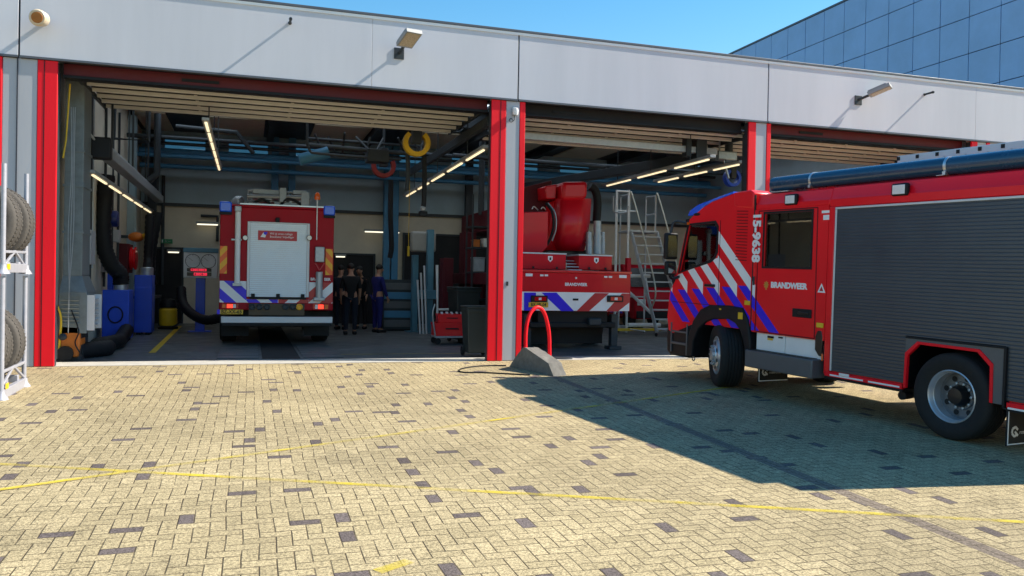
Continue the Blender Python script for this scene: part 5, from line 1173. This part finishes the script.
for (y0, y1, x0, x1) in ((268.3, 271.5, 191, 207), (272.4, 276, 194, 207.5)):
    aa, bb, cc_, dd = rect(187, y0, 211.5, y1, Yb); s_ = MB().box(aa, bb, Yb-.012, Yb-.001, cc_, dd).build('display_window', 'blacksatin', case)
    aa, bb, cc_, dd = rect(x0, y0+.5, x1, y1-.5, Yb); m = MB(); nn = 8 if x0 < 193 else 6
    for k in range(nn):
        xa = aa+(bb-aa)*k/nn; ww = (bb-aa)/nn*.72; hh = dd-cc_
        m.box(xa, xa+ww, Yb-.016, Yb-.0125, cc_, cc_+hh*.2).box(xa, xa+ww, Yb-.016, Yb-.0125, dd-hh*.2, dd).box(xa, xa+ww*.28, Yb-.016, Yb-.0125, cc_+hh*.22, dd-hh*.22)
        if k % 3: m.box(xa+ww*.72, xa+ww, Yb-.016, Yb-.0125, cc_+hh*.22, dd-hh*.22)
    m.build('lit_digits', 'led', s_)
xm = (a+b)/2; MB().box(xm-.12, xm+.12, Yb+.05, Yb+.25, .02, c-.002).build('post', 'blue', bt, bevel=.01); MB().box(xm-.3, xm+.3, Yb-.1, Yb+.4, 0, .019).build('foot', 'blue', bt, bevel=.005); rebase(bt)
vc = W('industrial_vacuum', 'yellow barrel vacuum cleaner standing by the dark rear doorway', 'vacuum cleaner', atZ(168, 329, 0))
MB().lathe([(0, .1), (.22, .1), (.24, .15), (.24, .55), (.20, .60)], (0, 0, 0), (0, 0, 1), 24).build('barrel', 'yellow', vc); MB().lathe([(.23, .60), (.24, .68), (.18, .82), (.06, .86), (0, .86)], (0, 0, 0), (0, 0, 1), 24).build('motor_head', 'black', vc)
MB().lathe([(.0, 0), (.26, 0), (.27, .06), (.2, .1), (0, .1)], (0, 0, 0), (0, 0, 1), 20).build('wheel_base', 'black', vc); MB().tube(smooth_path([(.2, 0, .5), (.4, -.1, .6), (.3, -.2, .2), (.1, -.3, .05)]), .025, 8).build('suction_tube', 'black', vc)
tb = W('tool_board', 'dark workbench with hanging tools along the left wall', 'workbench', (-2.7, 10.6, 0))
MB().box(-3.2, -2.5, 9.6, 11.8, .85, .92).build('worktop', 'dark_steel', tb); 
for x, y in ((-3.15, 9.65), (-2.55, 9.65), (-3.15, 11.75), (-2.55, 11.75)): MB().box(x-.03, x+.03, y-.03, y+.03, 0, .849).build('leg', 'dark_steel', tb)
for k in range(5): MB().box(-3.2+.0, -3.16, 9.8+k*.35, 9.86+k*.35, 1.2+.1*(k % 2), 1.9).build('hanging_tool', 'orange' if k == 1 else 'dark_steel', tb)
rebase(tb)

fe = W('fire_extinguisher', 'red fire extinguisher standing beside the dark rear doorway on the left', 'fire extinguisher', tuple(atZ(146, 331.5, 0)))
MB().lathe([(0, 0), (.085, 0), (.09, .02), (.09, .46), (.05, .54), (.03, .56)], (0, 0, 0), (0, 0, 1), 18).build('cylinder', 'red_in', fe); MB().box(-.03, .05, -.02, .02, .561, .62).build('valve', 'black', fe); MB().tube(smooth_path([(.04, 0, .6), (.11, 0, .5), (.1, 0, .2)]), .012, 6).build('discharge_hose', 'black', fe)
bx_ = W('parts_cabinet', 'dark steel parts cabinet with open trays between the lift and the mechanics', 'cabinet', tuple(atZ(398, 331, 0)))
MB().box(-.45, .45, 0, .5, .05, 1.5).build('carcass', 'dark_steel', bx_, bevel=.01); MB().box(-.43, .43, .02, .48, 0, .049).build('plinth', 'black', bx_)
for k in range(5): MB().box(-.42, .42, -.03, -.001, .12+k*.27, .32+k*.27).build('tray', 'blue_steel' if k % 2 else 'greybox', bx_, bevel=.008)

# ------------------------------------------------------------------ reels and hoses below the roof
def reel(px, py, Y, r, m, label, open_=60, face=0.):
    p = atY(px, py, Y); t = W('hose_reel', label, 'hose reel', p, 'ceiling hose reels')
    pts = [(r*math.sin(R(a)), 0, -r*math.cos(R(a))) for a in range(-180+open_, 181-open_, 8)]
    g = MB(); n = 10
    for i in range(len(pts)-1):
        u0 = Vector(pts[i]); u1 = Vector(pts[i+1]); g.bar(u0, u1+ (u1-u0)*.08, .16, r*.42, up=tuple(u0.normalized()))
    g.build('reel_rim', m, t, bevel=.004); MB().box(-r*.42, r*.42, -.10, .10, -.02, r+.2).build('reel_motor', 'dark_steel', t, bevel=.02)
    MB().tube([(0, 0, r+.2), (0, 0, 6.0-p.z)], .03, 8).build('drop_rod', 'dark_steel', t); return p
p = reel(416.5, 143, 3.2, .25, 'yellow', 'yellow rimmed hose reel hanging below the opened left bay door', 40)
reel(383.5, 166, 6.0, .25, mat('dull_red', (.25, .02, .02), .5), 'dull red hose reel hanging deep in the garage left of the yellow one', 60)
reel(732, 178, 3.0, .18, 'blue', 'small blue hose reel hanging behind the red fire engine cab', 10)
hose('air_hose', 'black hanging hose with a steel nozzle below the yellow reel', [atY(424, 150, 3.3), atY(424.5, 175, 3.3), atY(424, 200, 3.3), atY(423, 210, 3.3)], .055, ribs=False, group='hanging black hoses')
hose('air_hose', 'grey hanging hose left of the yellow reel', [atY(407.5, 150, 3.6), atY(408, 170, 3.6), atY(407, 190, 3.6)], .05, 'dark_steel', ribs=False, group='hanging black hoses')
hose('air_hose', 'long black hose hanging beside the blue column next to the two mechanics', [atY(391, 180, 8), atY(390.5, 215, 8), atY(391.5, 245, 8), atY(390, 258, 8)], .07, ribs=False, group='hanging black hoses')
nz_ = W('hose_nozzle', 'black and steel exhaust nozzle at the end of the hanging hose', 'nozzle', atY(423, 212, 3.3)); MB().box(-.09, .09, -.08, .08, -.1, .02).build('clamp', 'black', nz_, bevel=.02); MB().lathe([(.05, 0), (.07, .06), (.05, .1)], (0, 0, .03), (0, 0, 1), 12).build('ring', 'steel', nz_)
ho = W('hoist', 'grey chain hoist at the front end of the beam above the ladder truck', 'hoist', atY(724, 156, 1.5))
MB().box(-.28, .28, -.12, .2, -.10, .10).build('housing', 'steel', ho, bevel=.03); MB().lathe([(0, 0), (.09, 0), (.09, .3), (0, .3)], (.12, 0, .1), (0, 0, 1), 14).build('motor', 'dark_steel', ho); MB().tube([(-.12, 0, .1), (-.12, 0, .45)], .02, 8).build('hook_rod', 'steel', ho)
MB().bar((-.02, -.02, -.1), (.12, -.02, -.5), .05, .03).build('hook_arm', 'steel', ho)
cr = W('cable_trolley', 'dark cluster of pipes and cables below the roof between the two left reels', 'pipework', atY(375, 150, 5))
g = MB(); rq = random.Random(5)
for k in range(9): x = -1.4+k*.32; g.tube([(x, rq.uniform(-.4, .4), .3), (x+rq.uniform(-.2, .3), rq.uniform(-.4, .4), -.05)], .025, 6)
g.tube([(-1.6, 0, .02), (1.2, 0, -.05)], .05, 8); g.tube([(-1.6, .3, .22), (1.2, .3, .2)], .035, 8); g.tube(smooth_path([(-1.6, -.2, .5), (-1.55, -.2, -.1), (-1.2, -.2, -.2), (.6, -.2, -.22)]), .03, 8)
g.box(-.2, .3, -.25, .25, -.3, -.02); g.build('pipe_cluster', 'dark_steel', cr); MB().lathe([(0, 0), (.14, 0), (.14, .7), (0, .7)], (-1.75, 0, -.35), (1, 0, .35), 16).build('damper', 'blue_steel', cr)

# ------------------------------------------------------------------ around the middle of the hall
lf = W('vehicle_lift', 'light blue two post vehicle lift with a white control box in the shade', 'vehicle lift', (4.6, 8.6, 0))
Yl = 8.0
for x0, x1, y0, y1, dy in ((427.5, 433.5, 229.5, 333, 0), (412.5, 418, 255, 331, .6)):
    a, b, _, d = rect(x0, y0, x1, y1, Yl+dy); MB().box(a, b, Yl+dy, Yl+dy+.25, .02, d).build('post', 'lift_blue', lf, bevel=.01); MB().box(a-.15, b+.15, Yl+dy-.1, Yl+dy+.4, 0, .019).build('foot', 'lift_blue', lf)
a, b, c, d = rect(411, 231.5, 436, 252, Yl+.3); MB().box(a, b, Yl+.26, Yl+.5, c, d).build('control_box', mat('cream_enamel', (.34, .33, .31), .5), lf, bevel=.06)
a, b, c, d = rect(416, 290, 436, 299, Yl); MB().box(a, b, Yl-.1, Yl-.002, c, d).build('lift_arm', 'lift_blue', lf, bevel=.01)
a, b, c, d = rect(408.5, 246, 411, 256, Yl); MB().tube([((a+b)/2, Yl+.2, c), ((a+b)/2, Yl+.2, d)], .035, 8).tube([((a+b)/2, Yl+.2, d), ((a+b)/2, Yl+.2, 4.6)], .008, 6).build('pendant_switch', 'yellow', lf)
rebase(lf)
pl_ = W('leaning_poles', 'bundle of pale poles leaning against the blue lift post', 'poles', atZ(423, 334, 0)); g = MB()
for k in range(3): g.tube([(-.08+.09*k, 0, .0), (-.15+.09*k, .15, 1.5+.2*k)], .028, 8)
g.build('pole', 'alu_matte', pl_)
bf = W('folding_frame', 'thin white tubular frame standing behind the red crates', 'frame', (4.7, 5.6, 0))
Yf = 5.6
ps = [atY(437, 265, Yf), atY(437.5, 309.5, Yf), atY(469, 309.5, Yf)]; MB().tube(ps, .035, 10).tube([ps[1], Vector((ps[1].x, Yf, 0))], .03, 10).tube([ps[2], Vector((ps[2].x, Yf, 0))], .03, 10).build('tube_frame', 'white', bf); rebase(bf)
# red crates on a trolley
tr_ = W('hand_trolley', 'low steel trolley carrying the red crates by the middle pillar', 'trolley', (4.45, 4.2, 0))
MB().box(4.12, 4.95, 3.9, 4.5, .16, .20).build('deck', 'steel', tr_, bevel=.008)
for x, y in ((4.2, 3.98), (4.86, 3.98), (4.2, 4.42), (4.86, 4.42)): MB().lathe([(0, -.02), (.07, -.02), (.075, 0), (.07, .02), (0, .02)], (x, y, .078), (0, 1, 0), 16).build('wheel', 'rubber', tr_); 
MB().tube(smooth_path([(4.13, 3.95, .2), (4.05, 3.9, .7), (4.1, 3.9, .95)]), .018, 8).build('handle', 'steel', tr_); rebase(tr_)
def crate(x, y, z, w, d_, h, rz, lab):
    t = W('tool_crate', lab, 'crate', (x, y, z), 'red crates on the trolley'); t.rotation_euler = (0, 0, rz)
    m = MB(); tt = .02
    m.box(-w/2, w/2, -d_/2, -d_/2+tt, 0, h).box(-w/2, w/2, d_/2-tt, d_/2, 0, h).box(-w/2, -w/2+tt, -d_/2+tt, d_/2-tt, 0, h).box(w/2-tt, w/2, -d_/2+tt, d_/2-tt, 0, h).box(-w/2+tt, w/2-tt, -d_/2+tt, d_/2-tt, 0, tt)
    m.build('crate_body', 'red', t, bevel=.006); MB().box(-w/2-.012, w/2+.012, -d_/2-.012, -d_/2+.01, h-.05, h+.003).box(-w/2-.012, w/2+.012, d_/2-.01, d_/2+.012, h-.05, h+.003).build('rim', 'red', t, bevel=.004)
    MB().box(-w*.2, w*.2, -d_/2-.018, -d_/2-.001, h*.5, h*.62).build('handle', 'dark', t)
crate(4.53, 4.2, .202, .78, .5, .30, 0, 'red plastic crate at the bottom of the small stack by the middle pillar')
crate(4.56, 4.2, .508, .66, .46, .20, R(-6), 'red plastic crate on top of the small stack by the middle pillar')
g = MB(); rq = random.Random(2)
for k in range(5): x = 4.3+.12*k; g.bar((x, 4.02, .715+.02*(k % 2)), (x+.06, 4.36, .74), .05, .03)
tag(g.build('loose_tools', 'alu_matte'), 'loose pale tools and lamps heaped on the top red crate', 'tools')
def bin_(x, y, w, h, lab, rz=0.):
    t = W('wheelie_bin', lab, 'bin', (x, y, 0), 'dark wheelie bins'); t.rotation_euler = (0, 0, rz)
    MB().add([(-w*.40, -w*.42, .08), (w*.40, -w*.42, .08), (w*.40, w*.40, .08), (-w*.40, w*.40, .08), (-w*.5, -w*.55, h), (w*.5, -w*.55, h), (w*.5, w*.5, h), (-w*.5, w*.5, h)], [(3, 2, 1, 0), (4, 5, 6, 7), (0, 1, 5, 4), (1, 2, 6, 5), (2, 3, 7, 6), (3, 0, 4, 7)]).build('tub', 'bin', t, bevel=.02)
    MB().box(-w*.53, w*.53, -w*.60, w*.55, h+.001, h+.05).build('lid', 'bin', t, bevel=.02); MB().box(-w*.52, w*.52, -w*.585, w*.52, h-.07, h-.002).build('rim', 'bin', t, bevel=.01)
    MB().tube([(-w*.42, w*.60, h-.03), (w*.42, w*.60, h-.03)], .016, 8).build('handle', 'bin', t)
    for sx in (-1, 1): MB().lathe([(0, -.025), (.09, -.025), (.1, 0), (.09, .025), (0, .025)], (sx*w*.42, w*.42, .10), (1, 0, 0), 18).build('wheel', 'rubber', t)
a, b, _, d = rect(462, 309, 487, 357, .95); bin_((a+b)/2+.04, 1.0, (b-a)*.98, .96, 'dark wheelie bin standing right behind the middle red pillar')
p = atZ(466, 343, 0); bin_(p.x, p.y+.3, .62, 1.3, 'tall dark bin farther inside behind the one at the pillar', R(8))
rc = W('tool_cabinet', 'dark red steel cabinet deep inside the bay behind the bins', 'cabinet', (5.5, 9, 0))
a, b, _, d = rect(464, 232, 476, 300, 8.0); MB().box(a, b, 8.0, 8.6, .05, d).build('carcass', 'red_dark', rc, bevel=.012)
for k in range(4): z = .2+k*(d-.3)/4; MB().box(a+.03, b-.03, 7.98, 7.999, z, z+(d-.3)/4-.04).build('drawer', 'red_dark', rc, bevel=.006)
MB().box(a+.02, b-.02, 8.02, 8.58, 0, .049).build('plinth', 'black', rc); rebase(rc)
rc2 = W('tool_cabinet', 'narrow dull red cabinet left of the tall dark bin', 'cabinet', (5, 7, 0)); a, b, _, d = rect(443, 258, 453, 332, 7.2); MB().box(a, b, 7.2, 7.7, .05, d).build('carcass', 'red_dark', rc2, bevel=.012); MB().box(a+.02, b-.02, 7.22, 7.68, 0, .049).build('plinth', 'black', rc2); MB().box(a+.03, b-.03, 7.185, 7.199, 1.0, d-.1).build('door_panel', 'red_dark', rc2); rebase(rc2)
sf = W('storage_shelf', 'open steel shelf stacked with boxes behind the middle pillar', 'shelf', (5.6, 6.2, 0))
a, b, _, d = rect(472, 195, 500, 330, 6.0)
for x in (a, b):
    for y in (6.0, 6.6): MB().box(x-.02, x+.02, y-.02, y+.02, 0, d).build('upright', 'dark_steel', sf)
for z in (.3, 1.0, 1.7, 2.35, 2.9): MB().box(a-.03, b+.03, 5.97, 6.63, z, z+.04).build('shelf_board', 'dark_steel', sf)
rebase(sf)
rq = random.Random(4)
for k, (z, m, w, h, lab) in enumerate(((2.395, 'orange', .16, .16, 'small orange box on the lit shelf behind the middle pillar'), (2.395, 'white', .2, .2, 'small white box on the lit shelf behind the middle pillar'), (1.745, 'steel', .3, .35, 'grey metal box on the middle board of the shelf'), (1.045, 'red_dark', .4, .4, 'dark red box low on the shelf behind the pillar'))):
    x = a+.05+(b-a-.4)*rq.random(); x = a+.06+.26*(k % 2); o = MB().box(x, x+w, 6.05, 6.35, z, z+h).box(x-.01, x+w+.01, 6.04, 6.36, z+h+.001, z+h+.03).build('storage_box', m, None, bevel=.01); tag(o, lab, 'box', 'boxes on the shelf')

# ------------------------------------------------------------------ aluminium access stairs with platform
Ys = 6.3
M['stair'] = mat('stair_aluminium', (.50, .51, .52), .5, .2, var=.12)
sc_ = W('access_stairs', 'tall aluminium mobile stairs with platform and handrails beside the ladder truck', 'stairs', (11.0, Ys, 0))
def S(px, py, Y=Ys): return atY(px, py, Y)
lt, lbm = S(631, 231, Ys+1.1), S(657, 336, Ys); rt, rbm = S(652, 231, Ys+1.1), S(668, 336, Ys)
lbm.z = .12; rbm.z = .12; rt.x = lt.x+.86; rbm.x = lbm.x+.84; rt.z = lt.z
for p, q in ((lt, lbm), (rt, rbm)): MB().bar(p, q, .035, .11).build('stringer', M['stair'], sc_, bevel=.006)
nst = 11
for k in range(nst):
    t = (k+.4)/nst; p = lbm.lerp(lt, t); q = rbm.lerp(rt, t); MB().bar(p+Vector((.02, 0, 0)), q-Vector((.02, 0, 0)), .20, .04).build('tread', M['stair'], sc_)
MB().box(lt.x-.05, rt.x+.05, lt.y-.02, lt.y+.8, lt.z-.03, lt.z+.03).build('platform', M['stair'], sc_, bevel=.01)
M['champ'] = mat('champagne_tube', (.58, .55, .46), .4, .5)
up = Vector((0, -.08, .85))
for p, q in ((lbm, lt), (rbm, rt)):
    a_ = p.lerp(q, .22); MB().tube(smooth_path([a_, a_+Vector((0, -.25, .55)), p.lerp(q, .5)+Vector((0, -.2, .85)), q+Vector((0, -.12, .95)), q+Vector((0, .1, 1.05)), q+Vector((0, .12, .0))], 6), .022, 10).build('handrail', M['champ'], sc_)
for x in (lt.x, rt.x):
    gr_ = MB()
    for dy in (.12, .75): gr_.tube([(x, lt.y+dy, lt.z), (x, lt.y+dy, lt.z+1.1)], .024, 10)
    gr_.tube([(x, lt.y+.12, lt.z+1.1), (x, lt.y+.75, lt.z+1.1)], .024, 10); gr_.tube([(x, lt.y+.12, lt.z+.55), (x, lt.y+.75, lt.z+.55)], .02, 10)
    gr_.build('guard_rail', M['stair'], sc_)
lg_ = MB()
for x in (lt.x, rt.x):
    lg_.tube([(x, lt.y+.75, lt.z), (x, lt.y+.75, .1)], .026, 10); lg_.tube([(x, lt.y+.75, .15), (x, lbm.y+.1, .15)], .022, 10); lg_.tube([(x, lt.y+.75, lt.z*.62), (x, lt.y+.1, .2)], .02, 10)
lg_.tube([(lt.x, lt.y+.75, 1.1), (rt.x, lt.y+.75, 1.1)], .02, 8); lg_.tube([(lt.x, lt.y+.75, .2), (rt.x, lt.y+.75, .2)], .02, 8)
lg_.build('support_leg', 'alu_matte', sc_)
MB().box(lt.x-.5, rt.x+.3, lt.y-.1, lt.y-.02, .10, .18).build('base_bar', 'yellow', sc_, bevel=.01)
for x, y in ((lt.x, lt.y+.75), (rt.x, lt.y+.75), (lbm.x, lbm.y+.05), (rbm.x, rbm.y+.05)): MB().lathe([(0, -.02), (.05, -.02), (.055, 0), (.05, .02), (0, .02)], (x, y, .056), (1, 0, 0), 14).build('caster', 'black', sc_)
rebase(sc_)
sc2 = W('tubular_scaffold', 'white tubular scaffold standing between the ladder truck and the mobile stairs', 'scaffold', (10.0, 7.2, 0))
Yq = 7.4; fr2 = MB()
q0, q1 = S(617, 190, Yq), S(629, 190, Yq)
for q in (q0, q1): fr2.tube([(q.x, Yq, .05), (q.x, Yq, q.z)], .035, 10)
fr2.tube([(q0.x, Yq, q0.z-.03), (q1.x, Yq, q0.z-.03)], .03, 10); fr2.tube([(q0.x, Yq, q0.z-.6), (q1.x+.3, Yq, q0.z-.6)], .02, 10)
a_ = S(630, 276, Yq); b_ = S(650, 276, Yq); fr2.tube([a_, b_], .05, 8); fr2.tube([S(629, 292, Yq), S(651, 313, Yq)], .05, 8); fr2.tube([S(628, 325, Yq), S(660, 325, Yq)], .06, 8)
fr2.build('tube_frame', 'white', sc2)
MB().tube(smooth_path([S(613.5, 196, Yq-.3), S(613.5, 207, Yq-.3), S(615, 212, Yq-.3), S(626, 212, Yq-.3), S(628, 206, Yq-.3)]), .025, 8).build('rail_loop', 'steel', sc2); rebase(sc2)

# ------------------------------------------------------------------ red van far inside, mostly hidden by the stairs
vn = W('service_van', 'red van with blue and white stripes deep in the hall behind the mobile stairs', 'van', (13.0, 10.4, 0))
x0, x1, y0, y1 = 11.9, 13.9, 9.4, 12.4
vp = [(y0, .35), (y0-.02, 1.0), (y0+.10, 1.15), (y0+.55, 1.35), (y0+.95, 2.05), (y0+1.15, 2.15), (y1, 2.15), (y1, .35)]
MB().prism(vp, lambda u, v, w: (w, u, v), x0, x1).build('body', 'red_in', vn, bevel=.05)
MB().add([(x0+.12, y0+.53, 1.40), (x1-.12, y0+.53, 1.40), (x1-.2, y0+.91, 2.03), (x0+.2, y0+.91, 2.03)], [(0, 1, 2, 3)]).build('windscreen', 'blacksatin', vn)
MB().box(x0+.05, x1-.05, y0-.06, y0-.021, .38, .62).build('bumper', 'black', vn, bevel=.01)
for xa_ in (x0+.08, x1-.38): MB().box(xa_, xa_+.3, y0-.04, y0-.016, .8, 1.0).build('headlight', 'clear', vn, bevel=.02)
for k in range(6): MB().prism([(y0+.5+k*.4, .5), (y0+.7+k*.4, .5), (y0+1.2+k*.4, 1.3), (y0+1.0+k*.4, 1.3)], lambda u, v, w: (w, u, v), x0-.004, x0-.001).build('stripe', 'blue_film' if k % 2 else 'white_film', vn)
for x in (x0+.1, x1-.1):
    for y in (y0+.6, y1-.6): MB().lathe([(0, -.1), (.30, -.1), (.33, -.06), (.33, .06), (.30, .1), (0, .1)], (x, y, .33), (1, 0, 0), 24).build('wheel', 'rubber', vn)
rebase(vn)

# ------------------------------------------------------------------ people : one skinned body each, clothes and hair as children
def skin_mesh(name, joints, edges, m, parent, root=0, sub=2):
    me = bpy.data.meshes.new(name); me.from_pydata([j[:3] for j in joints], edges, [])
    o = bpy.data.objects.new(name, me); COL.objects.link(o)
    md = o.modifiers.new('skin', 'SKIN'); o.modifiers.new('sub', 'SUBSURF').levels = sub
    md.use_smooth_shade = True
    me.update()
    for i, v in enumerate(me.skin_vertices[0].data):
        r = joints[i][3]; v.radius = (r, joints[i][4] if len(joints[i]) > 4 else r); v.use_root = (i == root)
    dg = bpy.context.evaluated_depsgraph_get(); dg.update()
    nm = bpy.data.meshes.new_from_object(o.evaluated_get(dg)); bpy.data.objects.remove(o)
    nm.materials.clear(); nm.materials.append(M[m])
    for p in nm.polygons: p.use_smooth = True
    r = bpy.data.objects.new(name, nm); COL.objects.link(r)
    if parent is not None: r.parent = parent
    return r
def person(px, py, yaw, h, top, legs, label, bend=0., arm=(.0, .0), head_dn=0., sleeve=.5):
    loc = atZ(px, py, 0)
    s = h/1.78
    f = lambda x, y, z, r, r2=None: (x*s, y*s, z*s, r*s, (r2 or r)*s)
    bx = lambda z: -bend*max(0, z-.95)                    # lean forward (towards -y of the figure)
    hip = .95
    J = [f(0, 0, .97, .13, .105), f(0, bx(1.15), 1.15, .125, .10), f(0, bx(1.38), 1.38, .15, .105), f(0, bx(1.46), 1.47, .07, .065), f(0, bx(1.55)-.01-head_dn*.03, 1.55, .055),
         f(.10, 0, .88, .095), f(.105, -.01, .50, .062), f(.11, .01, .10, .045), f(.12, -.12, .045, .045, .035),
         f(-.10, 0, .88, .095), f(-.105, -.01, .50, .062), f(-.11, .01, .10, .045), f(-.12, -.12, .045, .045, .035)]
    E = [(0, 1), (1, 2), (2, 3), (3, 4), (0, 5), (5, 6), (6, 7), (7, 8), (0, 9), (9, 10), (10, 11), (11, 12)]
    T = [J[0], J[1], J[2], J[3]]; TE = [(0, 1), (1, 2), (2, 3)]
    hands = []
    for sg, fw in ((1, arm[0]), (-1, arm[1])):
        sh = f(sg*.185, bx(1.42), 1.42, .058); el = f(sg*.235, bx(1.3)-.02-fw*.16, 1.14+fw*.02, .043); wr = f(sg*(.235-.05*fw), bx(1.3)-.06-fw*.42, .90+fw*.22, .030); hd = f(sg*(.23-.06*fw), bx(1.3)-.085-fw*.50, .83+fw*.25, .032, .018)
        i = len(J); J += [sh, el, wr, hd]; E += [(2, i), (i, i+1), (i+1, i+2), (i+2, i+3)]
        for q in range(4):     # fingers, thumb
            k = len(J); ox = (q-1.5)*.020*s; J += [(hd[0]+ox*.3, hd[1]-ox, hd[2]-.06*s, .009*s, .009*s), (hd[0]+ox*.3-sg*.012*s, hd[1]-ox, hd[2]-(.10+.008*(1.5-abs(q-1.5)))*s, .0075*s, .0075*s)]; E += [(i+3, k), (k, k+1)]
        k = len(J); J += [(hd[0], hd[1]-.04*s, hd[2]-.01*s, .010*s, .010*s), (hd[0]-sg*.005*s, hd[1]-.055*s, hd[2]-.05*s, .008*s, .008*s)]; E += [(i+3, k), (k, k+1)]
        k = len(T); grow = 1.22
        end = el if sleeve < .9 else wr
        T += [sh[:3]+(sh[3]*grow, sh[3]*grow), el[:3]+(el[3]*1.3, el[3]*1.3)]; TE += [(2, k), (k, k+1)]
        if sleeve >= .9: T += [wr[:3]+(wr[3]*1.45, wr[3]*1.45)]; TE += [(k+1, k+2)]
    hz = 1.66; hy = bx(1.62)-.03-head_dn*.10
    k = len(J); J += [f(0, hy+.015, 1.61-head_dn*.02, .075, .08), f(0, hy, 1.70-head_dn*.05, .078, .092), f(0, hy, 1.755-head_dn*.06, .05, .06)]; E += [(4, k), (k, k+1), (k+1, k+2)]
    t = skin_mesh('person', J, E, 'skin', None); tag(t, label, 'person', 'mechanics in the hall')
    t.location = loc; t.rotation_euler = (0, 0, yaw)
    T[0] = (T[0][0], T[0][1], .86*s, .158*s, .132*s); T[1] = T[1][:3]+(.145*s, .115*s); T[2] = T[2][:3]+(.168*s, .122*s); T[3] = T[3][:3]+(.085*s, .078*s)
    skin_mesh('shirt', T, TE, top, t)
    Lg = [f(0, 0, 1.04, .148, .12)]+[j[:3]+(j[3]*1.22, j[4]*1.22) for j in (J[5], J[6], J[7], J[9], J[10], J[11])]
    skin_mesh('trousers', Lg, [(0, 1), (1, 2), (2, 3), (0, 4), (4, 5), (5, 6)], legs, t)
    shoes = MB()
    for sg in (1, -1): shoes.box(sg*.115*s-.05*s, sg*.115*s+.05*s, -.20*s, .07*s, .0, .085*s)
    shoes.build('shoe', 'black', t, bevel=.03*s, segs=3)
    hc = (0, hy*s, (1.70-head_dn*.05)*s)
    MB().ell((hc[0], hc[1]+.022*s, hc[2]+.035*s), .088*s, .095*s, .085*s, 18).build('hair', 'hair', t)
    fy = hc[1]-.092*s; fz = hc[2]-.02*s
    MB().ell((0, fy-.008*s, fz-.015*s), .013*s, .02*s, .024*s, 8).build('nose', 'skin', t)
    for sg in (1, -1): MB().ell((sg*.075*s, hc[1]+.01*s, fz-.01*s), .012*s, .02*s, .03*s, 8).build('ear', 'skin', t)
    for sg in (1, -1): MB().ell((sg*.03*s, fy+.008*s, fz+.018*s), .012*s, .008*s, .007*s, 8).build('eye', 'dark', t)
    MB().ell((0, fy+.006*s, fz-.062*s), .024*s, .008*s, .006*s, 8).build('mouth', mat('lips', (.30, .10, .08), .5), t)
    return t
person(350, 334.5, R(178), 1.90, 'cotton_black', 'navy', 'person in a black t-shirt and dark trousers seen from behind, arms hanging', arm=(.1, .1), head_dn=.4)
person(377, 332.5, R(115), 1.90, 'royal', 'royal', 'person in a bright blue overall standing at the right of the group', arm=(.35, .2), sleeve=1., head_dn=.3)
person(361, 329, R(-20), 1.88, 'cotton_black', 'cotton_black', 'person in black leaning forward between the two others, facing out', bend=.35, arm=(.3, .3), sleeve=1., head_dn=.6)
person(340, 329.5, R(150), 1.86, 'navy', 'navy', 'person in dark clothes half hidden behind the back corner of the parked fire engine', arm=(.1, .1), sleeve=1.)

# ------------------------------------------------------------------ light
SUN = Vector((1.13, -.165, 1.0)).normalized()
elev = math.asin(SUN.z); az = math.atan2(SUN.x, SUN.y)
sd = bpy.data.lights.new('sun', 'SUN'); sd.energy = 5.0; sd.angle = R(.53); sd.color = (1, .91, .76)
so = bpy.data.objects.new('sun', sd); COL.objects.link(so); so.rotation_euler = (-SUN).to_track_quat('-Z', 'Y').to_euler(); so.location = (20, -10, 20)
w = bpy.data.worlds.new('World'); scene.world = w; w.use_nodes = True; nt = w.node_tree
sk = nt.nodes.new('ShaderNodeTexSky'); sk.sky_type = 'NISHITA'; sk.sun_disc = False; sk.sun_elevation = elev; sk.sun_rotation = az
sk.air_density = 1.4; sk.dust_density = .2; sk.ozone_density = 2.6; sk.altitude = 0
bg = nt.nodes['Background']; hs_ = nt.nodes.new('ShaderNodeHueSaturation'); hs_.inputs['Saturation'].default_value = 1.42; hs_.inputs['Hue'].default_value = .496; hs_.inputs['Value'].default_value = 1.22
nt.links.new(sk.outputs[0], hs_.inputs['Color']); nt.links.new(hs_.outputs[0], bg.inputs[0]); bg.inputs[1].default_value = .083
vs = scene.view_settings; vs.view_transform = 'Standard'; vs.look = 'None'; vs.gamma = 1; vs.exposure = .92; vs.use_curve_mapping = False
scene.cycles.max_bounces = 8; scene.cycles.diffuse_bounces = 4; scene.cycles.transparent_max_bounces = 12
scene.cycles.use_denoising = True
scene.cycles.sample_clamp_indirect = 6
